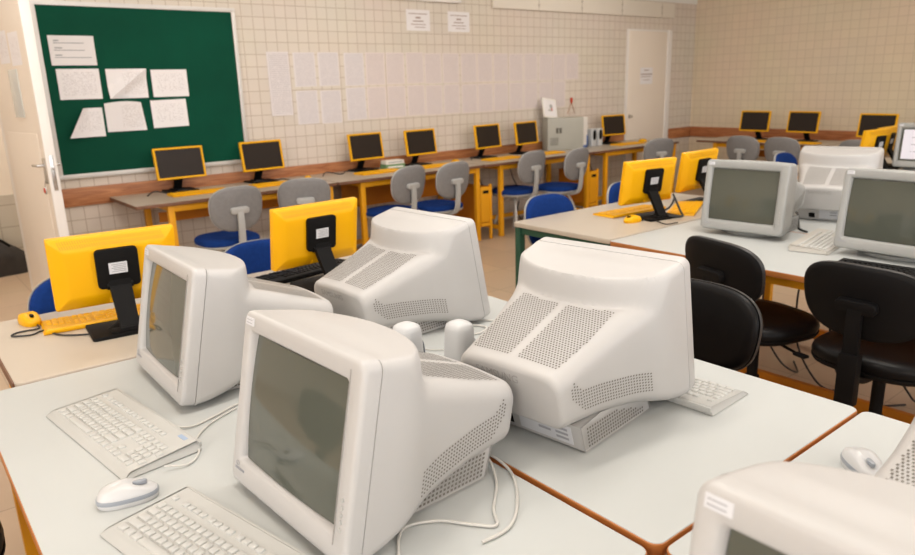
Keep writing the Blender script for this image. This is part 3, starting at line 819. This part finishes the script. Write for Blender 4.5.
# ------------------------------------------------------------------ tables
def tabletop(w, d, m, me, th=.025, r=.022):
    o1 = rrect(w, d, r, 6); o2 = rrect(w-.004, d-.004, r-.002, 6)
    return MB().prism(o2, T-.002, T, s=0, r=.001, seg=1), MB().prism(o1, T-th, T-.0015, r=.002)
def make_table(w, d, top, edge, frame, rail=True, leg=.04, shelf=None, inset=.05, side=None):
    """w along x, d along y, origin on the floor under the centre"""
    root = empty('computer_table')
    a, b_ = tabletop(w, d, top, edge)
    tp = a.build('table_top', top, root); b_.build('edge_band', edge, tp)
    x, y = w/2-inset, d/2-inset
    if side: MB().box(-w/2-.004, -w/2+.002, -d/2+.02, d/2-.02, T-.03, T-.002, .001).build('side_edge', side, root)
    for sx in (-1, 1):
        for sy in (-1, 1):
            MB().box(sx*x-leg/2, sx*x+leg/2, sy*y-leg/2, sy*y+leg/2, .004, T-.026, .003).build('leg', frame, root)
    b = MB()
    for s_ in (-1, 1):
        b.box(-x, x, s_*y-.012, s_*y+.012, T-.065, T-.027, .002); b.box(s_*x-.012, s_*x+.012, -y, y, T-.065, T-.027, .002)
    b.build('frame_rail', frame, root)
    if shelf:
        b = MB()
        b.box(.08, .11, -y, y, .05, .11, .002)
        for s_ in (-1, 1): b.box(-x, x, s_*y-.014, s_*y+.014, .06, .10, .002)
        b.build('foot_rail', shelf, root)
    return root

GT = 'white tables in the front rows'
twhite = Proto(make_table(.778, 1.55, M['laminate'], M['edge'], M['ymetal'], shelf=M['yorange_shade']))
for x0, y0, lab in ((.10, .60, 'white table at the left carrying the two left-facing tube monitors'),
                    (.892, .60, 'white table in the centre carrying the two back-turned tube monitors'),
                    (.10, -.957, 'white table under the tube monitor cut off at the bottom'),
                    (.892, -.957, 'white table at the bottom right carrying the white mouse')):
    twhite.place((x0+.389, y0+.775, 0), 0, lab, 'table', GT)
GT2 = 'white tables of the far rows'
for x0, y0, lab in ((2.70, .63, 'white table with brown edge behind the two black chairs'),
                    (3.49, .63, 'white table under the tube monitor seen from behind further right'),
                    (2.70, -.935, 'white table beyond the right picture edge next to the black chair'),
                    (5.75, .72, 'white table under the lit screen at the far right'), (6.54, .72, 'white table behind the lit screen at the far right')):
    twhite.place((x0+.389, y0+.775, 0), 0, lab, 'table', GT2)
td = Proto(make_table(1.475, .69, M['cream'], M['cream'], M['ymetal'], inset=.06, side=M['dkedge']))
tc = Proto(make_table(1.475, .69, M['cream'], M['cream'], M['green'], inset=.03))
for x0, y0, lab in ((.19, 2.165, 'cream table at the far left with two yellow monitors on it'),
                    (2.728, 2.195, 'cream table with dark green legs and two yellow monitors on it'),
                    (5.75, 2.285, 'cream table in the far right under two yellow monitor backs')):
    (tc if x0 == 2.728 else td).place((x0+.7375, y0+.345, 0), 0, lab, 'table', 'cream tables at the row ends')

def make_wall_table(w=1.61, d=.69, cabinet=True, panel=None):
    """origin on the floor at the front left corner"""
    root = empty('wall_table')
    o1 = rrect(w-.006, d, .015, 3, w/2, d/2); o2 = rrect(w-.010, d-.004, .013, 3, w/2, d/2)
    tp = MB().prism(o2, T-.002, T).build('table_top', M['beige'], root)
    MB().prism(o1, T-.026, T-.0015, r=.002).build('edge_band', M['dkedge'], tp)
    for x in (.25, w-.06):
        for y in (.045, d-.06): MB().box(x-.022, x+.022, y-.022, y+.022, .003, T-.027, .003).build('leg', M['ymetal'], root)
    b = MB()
    for y in (.045, d-.06): b.box(.25, w-.06, y-.014, y+.014, T-.075, T-.027, .002)
    for x in (.25, w-.06): b.box(x-.014, x+.014, .045, d-.06, T-.07, T-.027, .002).box(x-.016, x+.016, .045, d-.06, .07, .11, .002)
    b.box(.25, w-.06, .40, .43, .10, .14, .002)
    b.build('frame_rail', M['ymetal'], root)
    if panel: MB().box(.28, w-.09, .44, .458, panel[0], panel[1], .003).build('back_panel', M['yorange_shade'], root)
    if cabinet:
        c = empty('computer_cabinet'); c.parent = root
        MB().box(-.032, .095, .04, .50, .17, .53, .004).build('cabinet_body', M['yorange_shade'], c)  # yellow box given the deep orange of its shaded side
        b = MB().box(-.034, .097, .025, .04, .18, .53, .003)
        b.box(-.005, .07, .0235, .0255, .465, .495, .001, s=1)
        b.build('cabinet_door', [M['ymetal'], M['black']], c)
        MB().box(.085, .11, .02, .045, .003, .55, .002).box(.085, .11, .48, .505, .003, .55, .002).box(-.032, .11, .02, .045, .14, .17, .002).box(-.032, .11, .48, .505, .14, .17, .002).box(.085, .11, .04, .49, .14, .17, .002).build('cabinet_frame', M['ymetal'], c)
    return root
wt = Proto(make_wall_table(1.612, .69)); wn = Proto(make_wall_table(1.612, .69, False, (.54, .62))); wp = Proto(make_wall_table(1.612, .69, True, (.44, .66)))
GB = 'long beige tables on yellow frames'
wn.place((1.362, 5.245, 0), 0, 'beige table with yellow frame under the green board', 'table', GB)
wp.place((2.978, 5.245, 0), 0, 'beige table with yellow frame, second along the back wall', 'table', GB)
wt.place((4.594, 5.245, 0), 0, 'beige table with yellow frame, third along the back wall, left of the grey case', 'table', GB)
wt.place((6.210, 5.245, 0), 0, 'beige table with yellow frame, last before the closed door', 'table', GB)
for y, lab in ((5.20, 'beige table by the right wall, nearest the room corner'), (3.585, 'beige table by the right wall, second from the room corner'), (1.97, 'beige table by the right wall, third from the room corner')):
    wn.place((8.10, y, 0), R(-90), lab, 'table', GB)


# ------------------------------------------------------------------ chairs (sitter faces local -y)
def make_chair(kind):
    root = empty('office_chair' if kind == 'black' else 'computer_chair')
    if kind == 'black':
        sh, fb, pipe, br = M['black'], M['blackgloss'], M['piping'], M['black']; zs, zb, yb, W_, H_ = .505, .752, .225, .42, .268
    else:
        sh, fb, pipe, br = M['greyfab'], (M['navy'] if kind == 'navy' else M['bluefab']), M['greypl'], M['greypl']; zs, zb, yb, W_, H_ = .44, .70, .235, .395, .325
    # seat
    so = superell(.44, .42, 2.9, 48)
    MB().loft([[(x*k, y*k, zs+z) for x, y in so] for k, z in ((.9, -.035), (.97, -.03), (1, -.018), (1, -.012))]).build('seat_shell', pipe if kind != 'black' else sh, root, 50)
    MB().loft([[(x*k, y*k, zs+z+.012*(y/.21)**2*.3) for x, y in so] for k, z in ((.985, -.013), (1.005, .004), (.985, .020), (.93, .030), (.7, .033), (.3, .030))]).build('seat_cushion', fb, root, 60)
    # backrest: curved around the sitter
    tm = tilt_mtx(0, yb, zb-.1, -R(9))
    egg = .06 if kind == 'black' else .07
    bo = superell(W_, H_, 2.7, 56, 0, zb, egg*1.0)
    bo = [(x*(1+ .10*((z-zb)/H_)), z) for x, z in superell(W_, H_, 2.7, 56, 0, zb)]
    def layer(k, off): return [(x*k, yb + off - 1.0*(x*k)**2*.9, zb+(z-zb)*k) for x, z in bo]
    MB().loft([layer(.45, -.028), layer(.8, -.030), layer(.93, -.026), layer(.985, -.014), layer(.985, -.002)], mtx=tm).build('backrest_cushion', fb, root, 60)
    MB().loft([layer(.97, -.006), layer(1.0, -.004), layer(1.005, .003), layer(.985, .012), layer(.90, .018), layer(.5, .020)], mtx=tm).build('backrest_shell', sh, root, 60)
    MB().loft([layer(.985, .004), layer(1.006, .007), layer(1.012, .0), layer(1.006, -.007), layer(.985, -.004)], cap=False, mtx=tm).build('edge_piping', pipe, root, 60)
    # bracket
    b = MB().prism(rrect(.135, .045, .018, 5, 0, zb-.005), yb+.012, yb+.042, 'y', .005, mtx=tm)
    def strip(P_, w, t): 
        out = []
        for i, (y, z, kw) in enumerate(P_):
            y0_, z0_ = P_[max(0, i-1)][:2]; y1_, z1_ = P_[min(len(P_)-1, i+1)][:2]
            d = Vector((y1_-y0_, z1_-z0_)).normalized(); n_ = Vector((-d.y, d.x))*t/2
            out.append([(-w*kw, y-n_.x, z-n_.y), (w*kw, y-n_.x, z-n_.y), (w*kw, y+n_.x, z+n_.y), (-w*kw, y+n_.x, z+n_.y)])
        return out
    py_, pz_ = (tm @ Vector((0, yb+.03, zb)))[1:3]
    sp = spline([Vector((.05, zs-.045, 1)), Vector((.17, zs-.05, 1)), Vector((.255, zs-.01, 1)), Vector((yb+.045, zs+.12, .95)), Vector((py_, pz_, .9))], 5)
    b.loft(strip([(v.x, v.y, v.z) for v in sp], .024 if kind != 'black' else .026, .02))
    b.box(-.06, .06, -.12, .09, zs-.06, zs-.036, .004)
    if kind == 'black': b.box(-.032, .032, yb+.018, yb+.062, zs-.12, zs+.07, .006)
    b.build('back_bracket', br, root, 40)
    if kind == 'black':
        MB().cyl((0, 0, .10), (0, 0, zs-.05), .022, n=16).cyl((0, 0, .09), (0, 0, .26), .03, n=16).build('gas_lift', M['black'], root)
        MB().tube([(-.05, 0, zs-.05), (-.17, .02, zs-.055), (-.25, .03, zs-.06)], .006).box(-.29, -.235, .015, .045, zs-.066, zs-.054, .004).build('height_lever', M['black'], root)
        for k in range(5):
            a = 2*PI*k/5 + .3; c_, s_ = math.cos(a), math.sin(a)
            lg = MB().loft([[(c_*r_-s_*w, s_*r_+c_*w, z) for w, z in ((-w_, z0), (w_, z0), (w_*.8, z1), (-w_*.8, z1))] for r_, w_, z0, z1 in ((.02, .028, .075, .125), (.15, .022, .07, .11), (.30, .016, .062, .085))]).build('star_leg', M['black'], root)
            MB().cyl((c_*.29-.011*s_, s_*.29+.011*c_, .027), (c_*.29-.024*s_, s_*.29+.024*c_, .027), .026, n=16).cyl((c_*.29+.011*s_, s_*.29-.011*c_, .027), (c_*.29+.024*s_, s_*.29-.024*c_, .027), .026, n=16).cyl((c_*.29, s_*.29, .027), (c_*.29, s_*.29, .075), .008).cyl((c_*.29-.02*s_, s_*.29+.02*c_, .027), (c_*.29+.02*s_, s_*.29-.02*c_, .027), .006).build('caster', M['black'], lg)
    else:
        MB().cyl((0, 0, zs-.10), (0, 0, zs-.04), .045, .06, n=16).build('seat_hub', br, root)
        for sx in (-1, 1):
            for sy in (-1, 1):
                MB().tube([(sx*.035, sy*.03, zs-.075), (sx*.08, sy*.07, zs-.085), (sx*.125, sy*.12, .22), (sx*.175, sy*.18, .006)], .011, 8, smooth=4).build('leg', M['steelpaint'], root)
    return root

cb = Proto(make_chair('blue'))
GC = 'grey-backed chairs facing the back wall'
for x, y, a, lab in ((1.95, 5.15, 92, 'grey-backed chair with blue seat below the green board, leftmost at the wall tables'),
                     (2.59, 5.17, 70, 'grey-backed chair behind the second yellow monitor back, seat mostly hidden'),
                     (3.465, 5.20, 100, 'grey-backed chair at the second wall table, left of its pair'),
                     (3.915, 5.14, 96, 'grey-backed chair at the second wall table, right of its pair'),
                     (5.055, 5.30, 95, 'grey-backed chair at the third wall table, left of its pair'),
                     (5.505, 5.12, 97, 'grey-backed chair below the grey computer case'),
                     (7.02, 5.14, 72, 'grey-backed chair at the last wall table near the closed door')):
    cb.place((x, y, 0), R(a+90), lab, 'chair', GC)
for x, y, a, lab in ((7.93, 4.34, 0, 'grey-backed chair facing the right wall, nearest the room corner'),
                     (7.93, 3.88, 0, 'grey-backed chair facing the right wall, second from the room corner'),
                     (7.95, 3.10, 0, 'grey-backed chair facing the right wall, mostly hidden by a white tube monitor')):
    cb.place((x, y, 0), R(a+90), lab, 'chair', 'grey-backed chairs facing the right wall')
for x, y, a, lab in ((.54, 2.70, 270, 'blue chair at the far left, its back peeking out behind the yellow monitor'),
                     (1.26, 2.73, 270, 'blue chair back showing left of the second yellow monitor back'),
                     (3.06, 2.70, 268, 'blue chair at the left end of the green-legged table'),
                     (3.80, 2.70, 272, 'blue chair behind the yellow monitor on the green-legged table'),
                     (6.1, 2.80, 272, 'blue chair in the far right behind the shaded white monitors')):
    cb.place((x, y, 0), R(a+90), lab, 'chair', 'blue chairs facing the camera')
ck = Proto(make_chair('black'))
for x, y, a, z, lab in ((2.77, 1.44, -16, .0, 'black vinyl chair in front of the left shaded white tube monitor'),
                     (2.745, .935, -2, .0, 'black vinyl chair at the right, its back bracket and lever in full view'),
                     (1.70, 1.185, 180, .0, 'black vinyl chair right of the central tube monitor, padded side showing'),
                     (-.13, 1.90, 2, .0, 'black chair at the bottom left corner, only its edge in view')):
    ck.place((x, y, 0), R(a+90), lab, 'chair', 'black office chairs')


# ------------------------------------------------------------------ other things on the wall tables
e = tag(empty('computer_case', (6.20, 5.66, T), R(-24)), 'beige-grey computer case lying between the yellow monitors on the back wall tables', 'computer case')
MB().box(-.22, .22, 0, .17, 0, .36, .008).build('case_body', M['pcgrey'], e)
b = MB()
for k in range(5): b.box(-.19, -.09, -.002, .001, .06+k*.018, .067+k*.018)
b.box(-.12, -.09, -.002, .001, .19, .25).box(-.08, -.05, -.002, .001, .19, .25)
b.build('vent_slots', M['pcdark'], e)
e = tag(empty('file_box', (6.55, 5.70, T)), 'white file box with a blue lower edge right of the grey computer case', 'file box')
MB().box(-.07, .07, .0, .20, .0, .35, .003).build('box_body', M['filew'], e)
MB().box(-.073, -.055, -.004, .20, 0, .14, .002).box(.055, .073, -.004, .20, 0, .14, .002).box(-.073, .073, -.004, .20, 0, .025, .002).build('box_edge', M['fileb'], e)
for x, s_ in ((6.70, 'left'), (6.81, 'right')):
    e = tag(empty('black_front_speaker', (x, 5.66, T)), 'slim white speaker with black front beside the file box, %s of two' % s_, 'speaker', 'slim speakers by the file box')
    MB().box(-.042, .042, 0, .09, 0, .21, .012).build('speaker_cabinet', M['spk'], e)
    MB().prism(superell(.054, .12, 2.6, 24, 0, .135), -.003, .002, 'y').build('speaker_grille', M['black'], e)
# leaning picture on the case
e = tag(empty('leaning_picture', (6.10, 5.80, T+.362), 0), 'small pale picture leaning on top of the grey computer case', 'picture')
tm = Matrix.Rotation(R(8), 4, 'Y') @ Matrix.Rotation(-R(18), 4, 'X')
MB().box(-.115, .115, -.006, .006, 0, .225, .002, mtx=tm).build('picture_frame', M['filew'], e)
b = MB().box(-.095, .095, -.0075, -.006, .02, .205, mtx=tm)
b.prism(superell(.05, .06, 2.2, 16, .02, .13), -.0085, -.0075, 'y', s=1, mtx=tm).prism(superell(.07, .02, 2.2, 16, .0, .085), -.0085, -.0075, 'y', s=2, mtx=tm).prism(superell(.02, .035, 2.2, 16, .03, .10), -.009, -.0085, 'y', s=3, mtx=tm)
b.build('picture_image', [M['sheet'], M['greypl'], M['pcgrey'], M['red']], e)
e = tag(empty('wire_hanger', (6.60, WY, 1.29)), 'thin wire with a red clip hanging on the tiles above the grey case', 'hanger')
MB().box(-.014, .014, -.02, -.001, -.03, .03, .006).build('clip', M['red'], e)
MB().tube([(0, -.01, -.02), (-.06, -.008, -.15), (.06, -.008, -.15), (0, -.01, -.02)], .003, 6).build('wire', M['edge'], e)
for i, (z, m, lab, w) in enumerate(((0, mat('green_carton', (.16, .28, .13), .7), 'green carton behind a yellow monitor on the second wall table', .11), (.045, M['filew'], 'white carton stacked on the green carton', .10))):
    e = tag(empty('carton', (3.86, 5.74, T+z)), lab, 'box')
    MB().box(-w, w, -.05, .05, 0, .043 if i == 0 else .035, .003).build('carton_body', m, e)
    MB().box(-w*.8, w*.8, -.0512, -.049, .012, .026, .0).build('carton_stripe', M['greypl'] if i else M['filew'], e)
# black bag in the hallway
n = 26; rings = []
for k in range(12):
    t = k/11; z = .30*t; s_ = math.sqrt(max(.02, 1-(t*.98)**2.6))
    rings.append([(.30*s_*math.cos(2*PI*j/n)*(1+.05*math.sin(3*j+k)) - .10*t, .16*s_*math.sin(2*PI*j/n)*(1+.06*math.cos(2*j+k)), z+.012*math.sin(j*1.7)*(k > 0)) for j in range(n)])
e = tag(empty('duffel_bag', (.70, 7.36, 0)), 'black soft bag on the hallway floor seen through the open door', 'bag')
MB().loft(rings).build('bag_body', M['bag'], e, 60)
MB().tube([(-.18, -.10, .22), (-.12, -.16, .32), (0, -.17, .345), (.1, -.15, .26)], .012, smooth=5).build('bag_strap', M['black'], e)
# sockets on the wall below the rail
for x, lab in ((2.74, 'left'), (2.83, 'right')):
    tag(MB().box(x-.03, x+.03, WY-.035, WY, .40, .445, .004).build('wall_socket', M['black']), 'small black socket block on the tiles under the first wall table, %s of two' % lab, 'socket', 'black wall sockets')

# ------------------------------------------------------------------ cables
def cable(pts, r, m, label, group=None):
    tag(MB().tube(pts, r, 8, smooth=8).build('cable', m, ang=80), label, 'cable', group)
z = T+.004
cable([(.350, 1.415, T+.012), (.395, 1.405, z), (.43, 1.44, z), (.445, 1.50, z), (.50, 1.56, z), (.58, 1.60, z)], .0022, M['wcable'], 'thin white mouse cord curling past the keyboard end')
cable([(.415, 1.60, T+.01), (.46, 1.575, z), (.52, 1.59, z), (.60, 1.62, z), (.70, 1.60, z)], .0024, M['wcable'], 'thin white keyboard cord under the left tube monitor')
cable([(.835, 1.03, T+.03), (.855, .99, z+.02), (.83, .93, z), (.76, .86, z), (.73, .82, z), (.70, .85, z), (.66, .90, z), (.60, .92, z), (.55, .86, z)], .003, M['wcable'], 'white cord looping on the table behind the largest tube monitor', 'white cords behind the largest monitor')
cable([(.845, 1.04, T+.03), (.875, .985, z+.01), (.865, .92, z), (.80, .84, z), (.74, .80, z), (.68, .80, z)], .003, M['wcable'], 'white cord hanging outside the looped one behind the largest tube monitor', 'white cords behind the largest monitor')
cable([(1.01, 1.13, T+.035), (.985, 1.16, T+.035), (.96, 1.19, T+.03), (.93, 1.25, z+.002)], .006, M['cable'], 'black plug cord at the back of the central tube monitor')
cable([(1.30, 1.78, z), (1.38, 1.70, z), (1.42, 1.63, z), (1.36, 1.60, z), (1.31, 1.66, z), (1.36, 1.73, z), (1.45, 1.70, z), (1.50, 1.62, z)], .003, M['wcable'], 'tangle of white cord between the two back-turned tube monitors')
cable([(1.20, 1.56, z), (1.16, 1.60, z), (1.14, 1.68, z), (1.20, 1.76, z)], .002, M['wcable'], 'thin white cord beside the small speakers')
cable([(1.345, .462, T+.014), (1.32, .43, z), (1.28, .40, z), (1.24, .33, z)], .0022, M['wcable'], 'short white cord of the mouse on the right table')
cable([(.335, 2.71, z), (.33, 2.66, z), (.27, 2.66, z), (.25, 2.63, z), (.30, 2.60, z), (.34, 2.62, z), (.38, 2.52, z), (.48, 2.46, z+.002), (.55, 2.50, z+.02)], .003, M['cable'], 'black mouse cord curled at the far left of the table')
cable([(3.22, 2.385, z), (3.27, 2.33, z), (3.22, 2.22, z+.0), (3.30, 2.20, z)], .003, M['cable'], 'black cord beside the yellow mouse')
cable([(3.36, 2.40, T+.02), (3.41, 2.34, T+.05), (3.45, 2.33, T+.10), (3.47, 2.35, T+.12), (3.44, 2.28, T+.04), (3.40, 2.24, T+.02), (3.35, 2.29, T+.022)], .006, M['cable'], 'bundle of black cord rising beside the monitor stand')
cable([(3.75, 1.80, T+.06), (3.70, 1.75, T+.05), (3.62, 1.70, T+.01), (3.55, 1.66, z), (3.50, 1.60, z)], .006, M['cable'], 'black cord plugged into the back of the monitor between the shaded white screens')
rr = random.Random(3)
for i, (x, y, lab) in enumerate(((3.45, 1.72, 'left'), (3.35, 1.50, 'middle'), (3.30, 1.32, 'right'), (3.5, 1.15, 'rightmost'))):
    cable([(x, y, .71), (x-.05, y+.02, .5), (x-.12, y-.03, .28), (x-.06, y-.10, .10), (x+.05, y-.14, .02), (x+.2, y-.05-.1*i, .012)], .005, M['cable'], 'black cable hanging under the far white table, %s one' % lab, 'cables hanging under the far tables')
cable([(2.15, 1.95, .008), (2.5, 1.80, .008), (2.9, 1.62, .008), (3.05, 1.3, .008), (3.4, 1.1, .008)], .006, M['cable'], 'black cable lying on the floor under the far tables')
for i, x in enumerate((3.42, 4.95, 5.42, 5.68, 6.72)):
    cable([(x, 5.80, .70), (x+.03, 5.75, .5), (x+.09, 5.70, .33), (x+.07, 5.72, .15), (x+.15, 5.74, .02), (x+.28, 5.72, .012)], .006, M['cable'], 'black cable hanging below the wall tables, %s from the left' % ordn[i], 'cables under the wall tables')
for i, (x, y) in enumerate(((1.78, 5.72), (2.62, 5.70), (3.30, 5.75), (4.02, 5.72), (5.0, 5.70))):
    cable([(x-.2, y-.02, z), (x-.12, y+.05, z+.02), (x-.02, y-.03, z), (x+.08, y+.04, z+.012), (x+.16, y-.02, z)], .005, M['cable'], 'short black cord lying on the wall tables behind a keyboard, %s from the left' % ordn[i], 'cords lying on the wall tables')

# ------------------------------------------------------------------ ceiling lamps
lx = [(-2.2, -1.6), (.6, -1.6), (3.4, -1.6), (6.4, -1.6), (-2.2, 1.4), (.6, 1.4), (3.4, 1.4), (6.4, 1.4), (-2.2, 4.3), (.6, 4.3), (3.4, 4.3), (6.4, 4.3)]
for i, (x, y) in enumerate(lx):
    e = tag(empty('ceiling_light', (x, y, CEIL)), 'fluorescent ceiling fixture with two tubes above the classroom tables', 'ceiling light', 'fluorescent ceiling fixtures')
    MB().box(-.62, .62, -.11, .11, -.05, 0, .006).build('fixture_housing', M['winframe'], e)
    for s_ in (-1, 1): MB().cyl((-.59, s_*.06, -.07), (.59, s_*.06, -.07), .014, n=10).build('tube', M['tube_on'], e)

def area(name, loc, rot, sx, sy, power, col):
    l = bpy.data.lights.new(name, 'AREA'); l.shape = 'RECTANGLE'; l.size = sx; l.size_y = sy; l.energy = power; l.color = col
    o = bpy.data.objects.new(name, l); COL.objects.link(o); o.location = loc; o.rotation_euler = rot; return o
for a, c in WIN: area('window_daylight', ((a+c)/2, NEAR-.16, 1.9), (R(90), 0, 0), c-a, 1.7, 46, (.95, .97, 1))
for a, c in FILL_WIN: area('window_daylight', (LEFT-.16, (a+c)/2, 1.9), (R(90), 0, R(-90)), c-a, 1.7, 78, (1, .97, .93))  # light through the added left windows, brightens right wall and left-facing sides
for x, y in lx: area('ceiling_lamp_light', (x, y, CEIL-.10), (0, 0, 0), 1.2, .2, 19, (1, .935, .85))
area('bounced_flash', (2.2, 1.3, CEIL-.02), (0, 0, 0), 3.4, 3.4, 42, (1, 1, 1))
area('hallway_fill', (.8, 6.9, CEIL-.05), (0, 0, 0), 1.2, .3, 42, (1, .935, .85))  # no fixture here; unseen light added to brighten the hallway wall

w = bpy.data.worlds.new('World'); sc.world = w; w.use_nodes = True
bg = w.node_tree.nodes['Background']; bg.inputs[0].default_value = (.75, .82, .95, 1); bg.inputs[1].default_value = 1.2

# ------------------------------------------------------------------ camera
cam = bpy.data.cameras.new('camera'); co = bpy.data.objects.new('camera', cam); COL.objects.link(co); sc.camera = co
yw, pt, rl = R(51.195), R(15.04), R(1.703)
f = Vector((math.cos(yw)*math.cos(pt), math.sin(yw)*math.cos(pt), -math.sin(pt)))
rt = Vector((math.sin(yw), -math.cos(yw), 0)); dn = f.cross(rt)
a0 = rt*math.cos(rl) + dn*math.sin(rl); a1 = -rt*math.sin(rl) + dn*math.cos(rl)
co.matrix_world = Matrix(((a0.x, -a1.x, -f.x, 0), (a0.y, -a1.y, -f.y, 0), (a0.z, -a1.z, -f.z, 1.50), (0, 0, 0, 1)))
cam.sensor_width = 36; cam.lens = 714.6/915*36; cam.clip_start = .02
cam.dof.use_dof = True; cam.dof.focus_distance = 1.65; cam.dof.aperture_fstop = 5.0

vs = sc.view_settings; sc.display_settings.display_device = 'sRGB'
vs.view_transform = 'Standard'; vs.look = 'None'; vs.exposure = 0.0; vs.gamma = 1; vs.use_curve_mapping = False
